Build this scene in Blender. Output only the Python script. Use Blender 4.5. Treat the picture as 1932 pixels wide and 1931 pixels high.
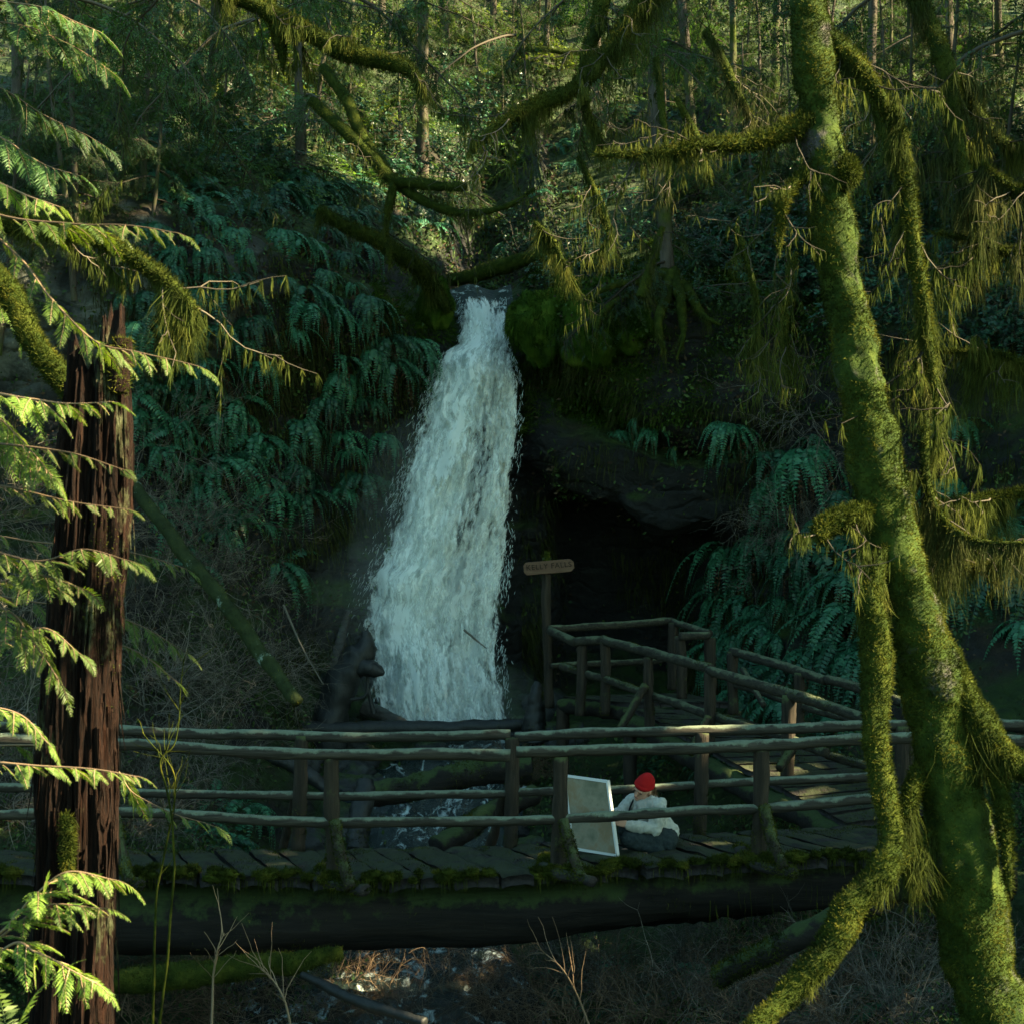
import bpy, math
import numpy as np
from mathutils import Vector, Matrix
from mathutils.bvhtree import BVHTree

# ------------------------------------------------------------------ clear, camera, sky, sun
for _o in list(bpy.data.objects):
    bpy.data.objects.remove(_o)
SC = bpy.context.scene
COL = SC.collection
RNG = np.random.default_rng(11)

FPX, CX, CY, CAMZ = 3010.0, 966.0, 965.5, 2.5          # focal length in units of a 1932-wide frame
PITCH = math.atan(145.5 / FPX)
cam_d = bpy.data.cameras.new('camera')
cam = bpy.data.objects.new('camera', cam_d)
COL.objects.link(cam)
cam.location = (0, 0, CAMZ)
cam.rotation_euler = (math.pi / 2 + PITCH, 0, 0)
cam_d.sensor_fit = 'HORIZONTAL'
cam_d.sensor_width = 36
cam_d.lens = FPX / 1932 * 36
cam_d.clip_end = 500
cam_d.dof.use_dof = True
cam_d.dof.focus_distance = 14.5
cam_d.dof.aperture_fstop = 5.6
SC.camera = cam

SUN = Vector((0.77, -0.17, 0.61)).normalized()
world = bpy.data.worlds.new('World')
SC.world = world
world.use_nodes = True
wn = world.node_tree
sky = wn.nodes.new('ShaderNodeTexSky')
sky.sky_type = 'NISHITA'
sky.sun_disc = False
sky.sun_elevation = math.asin(SUN.z)
sky.sun_rotation = math.atan2(SUN.x, SUN.y)
bg = wn.nodes['Background']
bg.inputs['Strength'].default_value = 0.054
tint = wn.nodes.new('ShaderNodeMix'); tint.data_type = 'RGBA'; tint.blend_type = 'MULTIPLY'; tint.inputs[0].default_value = 1
tint.inputs[7].default_value = (.75, 1.0, .78, 1)
wn.links.new(sky.outputs[0], tint.inputs[6])
wn.links.new(tint.outputs[2], bg.inputs[0])
sl = bpy.data.lights.new('sun', 'SUN')
sl.energy = 5.0
sl.angle = math.radians(0.5)
sl.color = (1.0, 0.82, 0.48)
so = bpy.data.objects.new('sun', sl)
so.rotation_euler = SUN.to_track_quat('Z', 'Y').to_euler()
so.location = (20, -5, 30)
COL.objects.link(so)
SC.view_settings.view_transform = 'Standard'
SC.view_settings.look = 'None'
SC.view_settings.exposure = 2.85
SC.view_settings.gamma = 1
SC.cycles.max_bounces = 6
SC.cycles.diffuse_bounces = 3
SC.cycles.transmission_bounces = 4
SC.cycles.volume_bounces = 1
SC.cycles.transparent_max_bounces = 24
SC.cycles.sample_clamp_indirect = 4
SC.cycles.caustics_reflective = False
SC.cycles.caustics_refractive = False

# ------------------------------------------------------------------ helpers
CP, SP = math.cos(PITCH), math.sin(PITCH)

def ray(px, py):
    dx = (np.asarray(px, float) - CX) / FPX
    dy = (CY - np.asarray(py, float)) / FPX
    return np.stack([dx, CP - dy * SP, SP + dy * CP], -1)

def P(px, py, Y):
    """the point that lies Y metres ahead of the camera, seen at px, py"""
    d = ray(px, py)
    return d * (np.asarray(Y, float) / d[..., 1])[..., None] + np.array([0, 0, CAMZ])

def pix(v):
    v = np.asarray(v, float) - np.array([0, 0, CAMZ])
    f = v[..., 1] * CP + v[..., 2] * SP
    u = -v[..., 1] * SP + v[..., 2] * CP
    return CX + FPX * v[..., 0] / f, CY - FPX * u / f

def nrm(v):
    return v / np.maximum(np.linalg.norm(v, axis=-1, keepdims=True), 1e-9)

def _hash(ix, iy, iz, seed):
    h = (ix.astype(np.int64) * 374761393 + iy.astype(np.int64) * 668265263 + iz.astype(np.int64) * 1274126177 + seed * 974711) & 0xffffffff
    h = ((h ^ (h >> 13)) * 1274126177) & 0xffffffff
    return ((h ^ (h >> 16)) & 0xffff) / 32767.5 - 1.0

def vnoise(p, seed=0):
    p = np.asarray(p, float)
    i = np.floor(p).astype(np.int64)
    f = p - i
    u = f * f * (3 - 2 * f)
    r = 0
    for dx in (0, 1):
        for dy in (0, 1):
            for dz in (0, 1):
                w = (u[..., 0] if dx else 1 - u[..., 0]) * (u[..., 1] if dy else 1 - u[..., 1]) * (u[..., 2] if dz else 1 - u[..., 2])
                r = r + w * _hash(i[..., 0] + dx, i[..., 1] + dy, i[..., 2] + dz, seed)
    return r

def fbm(p, o=4, seed=0):
    p = np.asarray(p, float)
    a, r = 1.0, 0
    for k in range(o):
        r = r + a * vnoise(p * 2 ** k, seed + k)
        a *= .5
    return r

def catmull(pts, n):
    pts = np.asarray(pts, float)
    q = np.vstack([2 * pts[0] - pts[1], pts, 2 * pts[-1] - pts[-2]])
    m = len(pts) - 1
    t = np.linspace(0, m, n)
    i = np.minimum(t.astype(int), m - 1)
    f = (t - i)[:, None]
    a, b, c, d = q[i], q[i + 1], q[i + 2], q[i + 3]
    return .5 * (2 * b + (c - a) * f + (2 * a - 5 * b + 4 * c - d) * f ** 2 + (3 * b - a - 3 * c + d) * f ** 3)

class MB:
    """collects faces, links them as one mesh object"""
    def __init__(s):
        s.V, s.F, s.n = [], [], 0
    def add(s, V, F, mi=0, uv=None):
        V = np.asarray(V, float).reshape(-1, 3)
        F = np.asarray(F, np.int64)
        s.V.append(V)
        s.F.append((F + s.n, mi))
        s.n += len(V)
        return s
    def mesh(s, name, mats, smooth=True):
        me = bpy.data.meshes.new(name)
        V = np.concatenate(s.V)
        me.vertices.add(len(V))
        me.vertices.foreach_set('co', V.astype(np.float32).ravel())
        li = np.concatenate([f.ravel() for f, _ in s.F])
        ls, mi, off = [], [], 0
        for f, m in s.F:
            k = f.shape[1]
            ls.append(off + np.arange(len(f)) * k)
            mi.append(np.full(len(f), m))
            off += f.size
        ls = np.concatenate(ls)
        mi = np.concatenate(mi)
        me.loops.add(len(li))
        me.loops.foreach_set('vertex_index', li.astype(np.int32))
        me.polygons.add(len(ls))
        me.polygons.foreach_set('loop_start', ls.astype(np.int32))
        for m in (mats if isinstance(mats, (list, tuple)) else [mats]):
            me.materials.append(m)
        me.polygons.foreach_set('material_index', mi.astype(np.int32))
        me.polygons.foreach_set('use_smooth', np.full(len(ls), smooth))
        me.update(calc_edges=True)
        me.validate()
        return me
    def build(s, name, mats, parent=None, smooth=True):
        o = link(name, s.mesh(name, mats, smooth), parent)
        if name in ('moss', 'hanging_moss', 'bark_strips', 'twigs', 'hair'): o['kind'] = 'stuff'   # nobody could count the strands
        return o

def link(name, data, parent=None):
    o = bpy.data.objects.new(name, data)
    COL.objects.link(o)
    if parent is not None:
        o.parent = parent
        o.matrix_parent_inverse = Matrix.Translation(-pos_of(parent))
    return o

def pos_of(o):
    p = Vector(o.location)
    return p

def tag(o, label=None, cat=None, group=None, kind=None):
    if label: o['label'] = label
    if cat: o['category'] = cat
    if group: o['group'] = group
    if kind: o['kind'] = kind
    return o

def thing(name, loc, label, cat, group=None):
    o = bpy.data.objects.new(name, None)
    COL.objects.link(o)
    o.location = tuple(loc)
    o.empty_display_size = .2
    return tag(o, label, cat, group)

def copy_tree(o, loc=None, rot=None, scale=None, parent=None):
    c = o.copy()
    COL.objects.link(c)
    if parent is not None:
        c.parent = parent
    for ch in list(o.children):
        copy_tree(ch, parent=c)
    if loc is not None: c.location = tuple(loc)
    if rot is not None: c.rotation_euler = tuple(rot)
    if scale is not None: c.scale = (scale,) * 3 if np.isscalar(scale) else tuple(scale)
    return c

# ---- geometry makers (all return V, F)
def tubes(paths, radii, sides=6, cap=False):
    paths = np.asarray(paths, float)
    if paths.ndim == 2: paths = paths[None]
    n, m, _ = paths.shape
    radii = np.broadcast_to(np.asarray(radii, float), (n, m)).copy()
    if cap:
        paths = np.concatenate([paths[:, :1], paths, paths[:, -1:]], 1)
        radii = np.concatenate([radii[:, :1] * .02, radii, radii[:, -1:] * .02], 1)
    T = np.gradient(paths, axis=1)
    if cap:
        T[:, 0] = T[:, 2]; T[:, 1] = T[:, 2]; T[:, -1] = T[:, -3]; T[:, -2] = T[:, -3]
        m += 2
    T = nrm(T)
    mean = nrm(T.mean(1, keepdims=True))
    ref = np.where(np.abs(mean[..., 2:3]) > .75, np.array([0, 1., 0]), np.array([0, 0, 1.]))
    U = nrm(np.cross(np.broadcast_to(ref, T.shape), T))
    W = np.cross(T, U)
    a = np.arange(sides) / sides * 2 * math.pi
    V = paths[:, :, None] + radii[:, :, None, None] * (np.cos(a)[:, None] * U[:, :, None] + np.sin(a)[:, None] * W[:, :, None])
    i = np.arange(n * m * sides).reshape(n, m, sides)
    j = np.roll(i, -1, 2)
    F = np.stack([i[:, :-1], j[:, :-1], j[:, 1:], i[:, 1:]], -1).reshape(-1, 4)
    return V.reshape(-1, 3), F

def grid_of(path, rad, sides):
    V, F = tubes(path, rad, sides)
    return V.reshape(len(path), sides, 3), F

def ribbons(base, dirs, L, W, segs=1, grav=0., sway=.0, rng=RNG, tip=.15):
    base = np.asarray(base, float)
    n = len(base)
    if n == 0:
        return np.zeros((0, 3)), np.zeros((0, 4), int)
    L = np.broadcast_to(np.asarray(L, float), (n,))
    W = np.broadcast_to(np.asarray(W, float), (n,))
    d = nrm(np.asarray(dirs, float))
    side = nrm(np.cross(d, rng.normal(size=(n, 3))))
    p = base.copy()
    rows = []
    for k in range(segs + 1):
        f = k / segs
        w = (W * (1 - (1 - tip) * f ** 1.4) * .5)[:, None]
        rows.append(np.stack([p - side * w, p + side * w], 1))
        p = p + d * (L / segs)[:, None]
        d = nrm(d + np.array([0, 0, -grav]) + sway * rng.normal(size=(n, 3)))
    V = np.stack(rows, 1)
    i = np.arange(n * (segs + 1) * 2).reshape(n, segs + 1, 2)
    F = np.stack([i[:, :-1, 0], i[:, :-1, 1], i[:, 1:, 1], i[:, 1:, 0]], -1).reshape(-1, 4)
    return V.reshape(-1, 3), F

def leaves(base, dirs, nor, L, W):
    """pointed leaf quads"""
    d = nrm(dirs)
    s = nrm(np.cross(d, nor))
    L = np.asarray(L)[:, None]; W = np.asarray(W)[:, None]
    n2 = np.cross(s, d)
    V = np.stack([base, base + d * L * .45 - s * W * .5 + n2 * L * .06, base + d * L, base + d * L * .45 + s * W * .5 + n2 * L * .06], 1)
    F = np.arange(len(base) * 4).reshape(-1, 4)
    return V.reshape(-1, 3), F

def grow(S, D, L, m, wander=.2, grav=0., rng=RNG):
    S = np.asarray(S, float); d = nrm(np.asarray(D, float))
    n = len(S)
    st = (np.broadcast_to(np.asarray(L, float), (n,)) / (m - 1))[:, None]
    p = S.copy(); out = [p]
    g = np.broadcast_to(np.asarray(grav, float), (n,))
    for k in range(m - 1):
        p = p + d * st
        out.append(p)
        d = d + wander * rng.normal(size=(n, 3))
        d[:, 2] -= g
        d = nrm(d)
    return np.stack(out, 1)

def kids(paths, per, t0, t1, spread, rng=RNG, up=0.):
    n, m, _ = paths.shape
    i = np.repeat(np.arange(n), per)
    t = rng.uniform(t0, t1, len(i)) * (m - 1)
    k = np.minimum(t.astype(int), m - 2)
    f = (t - k)[:, None]
    S = paths[i, k] * (1 - f) + paths[i, k + 1] * f
    T = nrm(paths[i, k + 1] - paths[i, k])
    D = T + spread * nrm(np.cross(T, rng.normal(size=T.shape)))
    D[:, 2] += up
    return S, nrm(D), i, t / (m - 1)

def fronds(S, D, L, m=20, grav=.06, plen=.16, pang=65, pw=.22, prof=None, wander=.02, twist=.2, up=None, rng=RNG, rach=.004, start=.12, droop=.1):
    """arching stems with paired leaflets on both sides; returns leaf (V,F), stem (V,F), stem paths"""
    S = np.asarray(S, float); n = len(S)
    L = np.broadcast_to(np.asarray(L, float), (n,))
    path = grow(S, D, L, m, wander, grav, rng)
    T = nrm(np.gradient(path, axis=1))
    upv = np.array([0, 0, 1.]) if up is None else np.asarray(up, float)
    upv = np.broadcast_to(upv, (n, 3))[:, None, :] if np.ndim(upv) < 3 else upv
    side = np.cross(T, upv) + 1e-4
    side = nrm(side)
    no = np.cross(side, T)
    x = np.linspace(0, 1, m)
    pr = (np.minimum(1, (1 - x) * 1.35) * np.minimum(1, .35 + x * 2.2)) if prof is None else prof(x)
    keep = x >= start
    a = math.radians(pang)
    VV = []
    for sg in (-1, 1):
        d = math.cos(a) * T + sg * math.sin(a) * side - droop * no + .08 * rng.normal(size=T.shape)
        d = nrm(d)[:, keep]
        ln = (L[:, None] * plen * pr[None] * rng.uniform(.85, 1.1, (n, m)))[:, keep]
        nn = nrm(no + twist * rng.normal(size=T.shape))[:, keep]
        w = np.cross(nn, d)
        b = path[:, keep]
        wd = (np.maximum(ln * pw, L[:, None] / m * .5))[..., None]
        VV.append(np.stack([b, b + d * ln[..., None] * .35 - w * wd * .5, b + d * ln[..., None] - no[:, keep] * ln[..., None] * droop, b + d * ln[..., None] * .35 + w * wd * .5], 2))
    V = np.stack(VV, 2).reshape(-1, 3)
    F = np.arange(len(V)).reshape(-1, 4)
    rr = np.linspace(rach, rach * .3, m)
    rv, rf = tubes(path, rr, 3)
    return (V, F), (rv, rf), path

# ------------------------------------------------------------------ materials
def newmat(name):
    m = bpy.data.materials.new(name)
    m.use_nodes = True
    nt = m.node_tree
    nt.nodes.clear()
    out = nt.nodes.new('ShaderNodeOutputMaterial')
    return m, nt, out

def N(nt, typ, **kw):
    n = nt.nodes.new(typ)
    for k, v in kw.items():
        if k.startswith('i_'):
            key = k[2:].replace('_', ' ')
            n.inputs[int(key) if key.isdigit() else key].default_value = v
        else:
            setattr(n, k, v)
    return n

def noise_n(nt, scale, detail=4, rough=.55, vec=None, dist=0.):
    n = N(nt, 'ShaderNodeTexNoise', i_Scale=scale, i_Detail=detail, i_Roughness=rough, i_Distortion=dist)
    if vec is not None: nt.links.new(vec, n.inputs['Vector'])
    return n.outputs[0]

def ramp(nt, fac, stops):
    r = N(nt, 'ShaderNodeValToRGB')
    e = r.color_ramp.elements
    while len(e) < len(stops): e.new(.5)
    for k, (p, c) in enumerate(stops):
        e[k].position = p
        e[k].color = (*c, 1) if len(c) == 3 else c
    nt.links.new(fac, r.inputs[0])
    return r.outputs[0]

def mixc(nt, fac, a, b, mode='MIX'):
    n = N(nt, 'ShaderNodeMix', data_type='RGBA', blend_type=mode)
    for s, v in ((0, fac), (6, a), (7, b)):
        if hasattr(v, 'is_linked') or hasattr(v, 'links'): nt.links.new(v, n.inputs[s])
        elif s == 0: n.inputs[0].default_value = v
        else: n.inputs[s].default_value = (*v, 1)
    return n.outputs[2]

def mth(nt, op, a, b=None, clamp=False):
    n = N(nt, 'ShaderNodeMath', operation=op, use_clamp=clamp)
    for s, v in ((0, a), (1, b)):
        if v is None: continue
        if hasattr(v, 'links'): nt.links.new(v, n.inputs[s])
        else: n.inputs[s].default_value = v
    return n.outputs[0]

def objco(nt, scale=(1, 1, 1)):
    g = N(nt, 'ShaderNodeNewGeometry')
    mp = N(nt, 'ShaderNodeMapping')
    mp.inputs['Scale'].default_value = scale
    nt.links.new(g.outputs['Position'], mp.inputs[0])
    return mp.outputs[0]

def normal_z(nt):
    g = N(nt, 'ShaderNodeNewGeometry')
    s = N(nt, 'ShaderNodeSeparateXYZ')
    nt.links.new(g.outputs['Normal'], s.inputs[0])
    return s.outputs[2]

def bump(nt, h, strength, dist=.02):
    b = N(nt, 'ShaderNodeBump', i_Strength=strength, i_Distance=dist)
    nt.links.new(h, b.inputs['Height'])
    return b.outputs[0]

def surf(nt, out, col, rough=.8, spec=.3, nor=None, trans=0., tcol=None):
    p = N(nt, 'ShaderNodeBsdfPrincipled')
    p.inputs['Roughness'].default_value = rough
    p.inputs['Specular IOR Level'].default_value = spec
    if hasattr(col, 'links'): nt.links.new(col, p.inputs['Base Color'])
    else: p.inputs['Base Color'].default_value = (*col, 1)
    if nor is not None: nt.links.new(nor, p.inputs['Normal'])
    sh = p.outputs[0]
    if trans:
        t = N(nt, 'ShaderNodeBsdfTranslucent')
        c = tcol if tcol is not None else col
        if hasattr(c, 'links'): nt.links.new(c, t.inputs[0])
        else: t.inputs[0].default_value = (*c, 1)
        mx = N(nt, 'ShaderNodeMixShader', i_0=trans)
        nt.links.new(sh, mx.inputs[1]); nt.links.new(t.outputs[0], mx.inputs[2])
        sh = mx.outputs[0]
    nt.links.new(sh, out.inputs[0])
    return p

def leaf_mat(name, c1, c2, rough=.5, spec=.4, trans=.3, tint=(1.3, 1.25, .6)):
    m, nt, out = newmat(name)
    g = N(nt, 'ShaderNodeNewGeometry')
    oi = N(nt, 'ShaderNodeObjectInfo')
    c = mixc(nt, g.outputs['Random Per Island'], c1, c2)
    f = mth(nt, 'ADD', mth(nt, 'MULTIPLY', oi.outputs['Random'], .9), .5)
    cc = N(nt, 'ShaderNodeVectorMath', operation='SCALE')
    nt.links.new(c, cc.inputs[0]); nt.links.new(f, cc.inputs['Scale'])
    tc = mixc(nt, 1.0, cc.outputs[0], tint, 'MULTIPLY')
    surf(nt, out, cc.outputs[0], rough, spec, None, trans, tc)
    return m

def moss_mat(name, c1, c2, c3, sc=6, trans=0.):
    m, nt, out = newmat(name)
    v = objco(nt)
    c = ramp(nt, noise_n(nt, sc, 5, .65, v), [(.3, c1), (.52, c2), (.75, c3)])
    if trans:
        g = N(nt, 'ShaderNodeNewGeometry')
        f = mth(nt, 'ADD', mth(nt, 'MULTIPLY', g.outputs['Random Per Island'], .8), .6)
        cc = N(nt, 'ShaderNodeVectorMath', operation='SCALE')
        nt.links.new(c, cc.inputs[0]); nt.links.new(f, cc.inputs['Scale'])
        c = cc.outputs[0]
        surf(nt, out, c, .9, .1, None, trans)
    else:
        surf(nt, out, c, .95, .1, bump(nt, noise_n(nt, sc * 12, 4, .7, v), .8, .03))
    return m

def wood_mat(name, c1, c2, top, axis=0, mossamt=.35, sc=5, side_moss=.0):
    """weathered round wood: grain along one axis, pale lichen and moss on the upper side"""
    m, nt, out = newmat(name)
    s = [sc * 3] * 3
    s[axis] = sc * .25
    v = objco(nt, s)
    gr = noise_n(nt, 1.6, 6, .65, v, .4)
    c = ramp(nt, gr, [(.3, c1), (.7, c2)])
    nz = normal_z(nt)
    nn = noise_n(nt, 5, 5, .7, objco(nt))
    f = mth(nt, 'MULTIPLY', mth(nt, 'ADD', mth(nt, 'MULTIPLY', nz, 1.0), mth(nt, 'MULTIPLY', mth(nt, 'SUBTRACT', nn, .5 - mossamt * .25), 3.0)), 1.0, True)
    f = mth(nt, 'MULTIPLY', mth(nt, 'SUBTRACT', f, .45), 2.5, True)
    f = mth(nt, 'MULTIPLY', f, mth(nt, 'ADD', .35, mth(nt, 'MULTIPLY', noise_n(nt, 22, 4, .7, objco(nt)), 1.0)), True)
    c = mixc(nt, f, c, top)
    surf(nt, out, c, .85, .25, bump(nt, gr, .7, .03))
    return m

M = {}
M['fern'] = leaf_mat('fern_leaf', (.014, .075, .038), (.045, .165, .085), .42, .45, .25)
M['fern_lit'] = leaf_mat('fern_leaf_sun_tinted', (.045, .10, .025), (.10, .18, .04), .5, .3, .35)  # lit copy of the fern leaf: sunlight put into its colour
M['dead'] = leaf_mat('dead_frond', (.05, .028, .016), (.11, .065, .035), .8, .1, .2, (1, 1, .8))
M['cedar'] = leaf_mat('cedar_leaf', (.065, .125, .02), (.15, .23, .042), .5, .35, .4, (1.6, 1.5, .5))
M['hemlock'] = leaf_mat('hemlock_needle', (.02, .055, .02), (.055, .115, .03), .55, .3, .35, (1.6, 1.5, .5))
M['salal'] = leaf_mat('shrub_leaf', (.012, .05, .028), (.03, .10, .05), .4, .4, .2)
M['salal_lit'] = leaf_mat('shrub_leaf_sun_tinted', (.07, .12, .022), (.15, .21, .04), .45, .4, .4, (1.5, 1.4, .5))  # shrub leaf again, with the yellow-green of sunshine mixed into its colour
M['cover'] = leaf_mat('ground_cover_leaf', (.022, .065, .018), (.09, .145, .03), .6, .3, .25)
M['litter'] = leaf_mat('leaf_litter', (.03, .02, .012), (.09, .06, .035), .8, .2, .1, (1, 1, 1))
M['gobo'] = leaf_mat('gobo_leaf', (.02, .05, .015), (.04, .08, .025), .6, .2, .12)
M['twig'] = leaf_mat('grey_twig', (.05, .046, .038), (.20, .18, .15), .8, .2, 0.0)
M['twig_red'] = leaf_mat('brown_twig', (.09, .058, .036), (.27, .185, .115), .7, .2, 0.0)
M['moss'] = moss_mat('moss_mat', (.010, .020, .003), (.03, .046, .006), (.08, .09, .013), 7)
M['fuzz'] = moss_mat('moss_fuzz', (.008, .014, .003), (.042, .055, .007), (.15, .138, .02), 5, .3)
M['drape'] = moss_mat('hanging_moss', (.022, .036, .009), (.058, .076, .015), (.15, .15, .03), 4, .45)
M['carpet'] = moss_mat('moss_carpet', (.014, .034, .004), (.042, .085, .008), (.10, .14, .018), 3.5, .3)
M['drape_dark'] = moss_mat('hanging_moss_brown', (.02, .032, .010), (.045, .055, .016), (.085, .08, .025), 4, .35)
M['rail'] = wood_mat('rail_wood', (.010, .009, .007), (.06, .054, .042), (.15, .185, .135), 0, .15)
M['post'] = wood_mat('post_wood', (.008, .007, .005), (.042, .032, .022), (.06, .08, .03), 2, .2)
M['ramp_rail'] = wood_mat('ramp_rail_wood', (.008, .008, .006), (.042, .038, .027), (.10, .12, .07), 1, .0)
M['plank'] = wood_mat('plank_wood', (.007, .0065, .0065), (.036, .031, .03), (.035, .045, .02), 1, -.25, 4)
M['log'] = wood_mat('log_wood', (.004, .004, .004), (.02, .016, .012), (.035, .055, .015), 0, .3, 3)
M['driftwood'] = wood_mat('driftwood', (.02, .02, .02), (.07, .065, .06), (.07, .08, .07), 0, .0, 4)
M['twig_dark'] = leaf_mat('dark_twig', (.03, .025, .02), (.09, .075, .055), .8, .2, 0.0)

# ------------------------------------------------------------------ terrain: one sheet of profiles (distance, height) across x
NP = 20
NEARB = [(40, 17.3), (52, 25), (72, 41)]
COLS = {
 -30: [(1, 1), (6, 1), (10, 1.2), (13, 1.5), (16, 2), (18, 3), (20, 4), (21, 5), (22, 6), (22.5, 7), (23, 8), (23.5, 9), (24, 10), (26, 11.5), (31, 14)] + NEARB,
 -9: [(1, .8), (6, .3), (10, 0), (13, 0), (16, .2), (18, 1), (19.5, 2), (20.5, 3), (21.3, 4), (21.8, 5), (22, 6), (22, 7), (22.4, 8.2), (25, 10), (30, 12.5)] + NEARB,
 -6: [(1, .7), (6, -.2), (10, -.6), (13, -.6), (16, -.4), (18.5, .4), (20, 1.4), (21.2, 2.4), (22, 3.6), (22.4, 4.8), (22.5, 6), (22.4, 7.2), (22.9, 8.3), (25.5, 9.8), (30, 12)] + NEARB,
 -4: [(1, .6), (6, -.5), (10, -1.2), (13, -1.3), (16, -1.3), (18.5, -.7), (20.5, .4), (22, 1.8), (23, 3.2), (23.4, 4.6), (23.4, 5.9), (23.2, 7.1), (23.7, 8.2), (26, 9.3), (30, 11.3)] + [(40, 16.6), (52, 25), (72, 41)],
 -2.6: [(1, .6), (6, -.6), (10, -1.5), (13, -1.8), (16, -1.7), (18.5, -1.4), (21, -.6), (23, .4), (24, 2), (24.4, 3.6), (24.5, 5.2), (24.3, 6.8), (24.7, 7.7), (26.5, 8.6), (30, 10.6)] + [(40, 16), (52, 25), (72, 41)],
 -1.4: [(1, .6), (6, -.6), (10, -1.5), (13, -1.9), (16, -1.8), (18.5, -1.5), (21, -.8), (23.3, 0), (24.6, 1.2), (25.1, 3), (25.4, 5), (25.4, 6.3), (25.7, 7.2), (27, 7.9), (30, 9.4)] + [(40, 15.5), (52, 24.5), (72, 41)],
 -.55: [(1, .6), (6, -.6), (10, -1.5), (13, -1.9), (16, -1.8), (18.5, -1.5), (21, -.8), (23.3, -.1), (25, .8), (25.5, 3), (25.9, 5), (26.1, 6.3), (26.4, 6.9), (28, 7.0), (31, 8.3)] + [(40, 14.8), (52, 24), (72, 41)],
 .15: [(1, .6), (6, -.5), (10, -1.4), (13, -1.8), (16, -1.7), (18.5, -1.4), (21, -.7), (23.3, 0), (25.4, .8), (26, 2.8), (26.1, 4.6), (25.6, 6), (25.9, 7.1), (27.5, 7.7), (31, 9.2)] + [(40, 15), (52, 24), (72, 41)],
 .9: [(1, .6), (6, -.4), (10, -1.2), (13, -1.6), (16, -1.5), (19, -1.1), (22, -.1), (24.8, .4), (27.2, .7), (27.8, 2.4), (27, 3.9), (25.0, 4.0), (25.1, 5.0), (25.7, 5.4), (24.6, 5.8), (24.4, 6.7), (24.9, 7.3), (28, 8.2), (40, 15.2), (72, 41)],
 2.9: [(1, .7), (6, -.1), (10, -.8), (13, -1.2), (16, -1.0), (19, -.2), (22, .4), (24.6, .6), (27.4, .8), (27.8, 2.2), (26.8, 3.3), (24.6, 3.3), (24.4, 4.3), (25.2, 4.7), (24.0, 5.0), (23.9, 6.2), (24.5, 7.1), (28, 8.6), (40, 15.8), (72, 41)],
 3.9: [(1, .8), (6, .2), (10, -.5), (13, -.9), (16, -.8), (18.5, -.15), (21, .6), (22.8, 1.1), (23.8, 1.6), (24.3, 2.4), (24.6, 3.2), (24.3, 3.6), (24, 4.4), (24.2, 4.8), (23.8, 5.2), (23.9, 6.2), (24.4, 7.1), (27.5, 8.9), (40, 16.3), (72, 41)],
 5: [(1, .9), (6, .6), (10, .1), (13, -.4), (16, -.45), (18.5, .2), (20.5, 1), (21.8, 2), (22.6, 3.1), (23, 4), (23.2, 4.9), (23.3, 5.8), (24, 6.9), (26.5, 8.6), (31, 11.5)] + NEARB,
 9: [(1, 1), (6, 1), (10, .8), (13, .7), (16, .9), (18, 1.6), (19.5, 2.6), (20.5, 3.6), (21.3, 4.5), (21.8, 5.4), (22.2, 6.2), (22.6, 7), (23.4, 8), (26, 9.8), (31, 12.4)] + NEARB,
 30: [(1, 1.2), (6, 1.2), (10, 1.2), (13, 1.5), (16, 2), (18, 2.8), (19.5, 3.6), (20.5, 4.4), (21.3, 5.2), (21.8, 6), (22.2, 6.8), (22.6, 7.6), (23.4, 8.6), (26, 10.5), (31, 13)] + NEARB,
}
_xs = np.array(sorted(COLS), float)
_tab = []
for x in _xs:
    a = np.array(COLS[int(x) if x == int(x) and int(x) in COLS else x], float)
    t = np.linspace(0, len(a) - 1, NP)
    _tab.append(np.stack([np.interp(t, np.arange(len(a)), a[:, 0]), np.interp(t, np.arange(len(a)), a[:, 1])], 1))
_tab = np.array(_tab)                                   # (columns, NP, 2)

def terrain_grid(xs, nv):
    k = np.clip(np.searchsorted(_xs, xs, 'right') - 1, 0, len(_xs) - 2)
    f = (xs - _xs[k]) / (_xs[k + 1] - _xs[k])
    f = f * f * (3 - 2 * f) * .6 + f * .4
    prof = _tab[k] * (1 - f)[:, None, None] + _tab[k + 1] * f[:, None, None]
    out = np.zeros((len(xs), nv, 3))
    # more rows on the cliff, fewer far back
    w = np.array([6, 8, 6, 8, 8, 9, 9, 10, 11, 11, 11, 11, 10, 10, 10, 10, 9, 7, 6], float)
    cum = np.concatenate([[0], np.cumsum(w)])
    t = np.interp(np.linspace(0, cum[-1], nv), cum, np.arange(NP))
    for i in range(len(xs)):
        c = catmull(np.column_stack([np.zeros(NP), prof[i]]), 381)
        out[i, :, 0] = xs[i]
        out[i, :, 1] = np.interp(t, np.linspace(0, NP - 1, 381), c[:, 1])
        out[i, :, 2] = np.interp(t, np.linspace(0, NP - 1, 381), c[:, 2])
    return out

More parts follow.
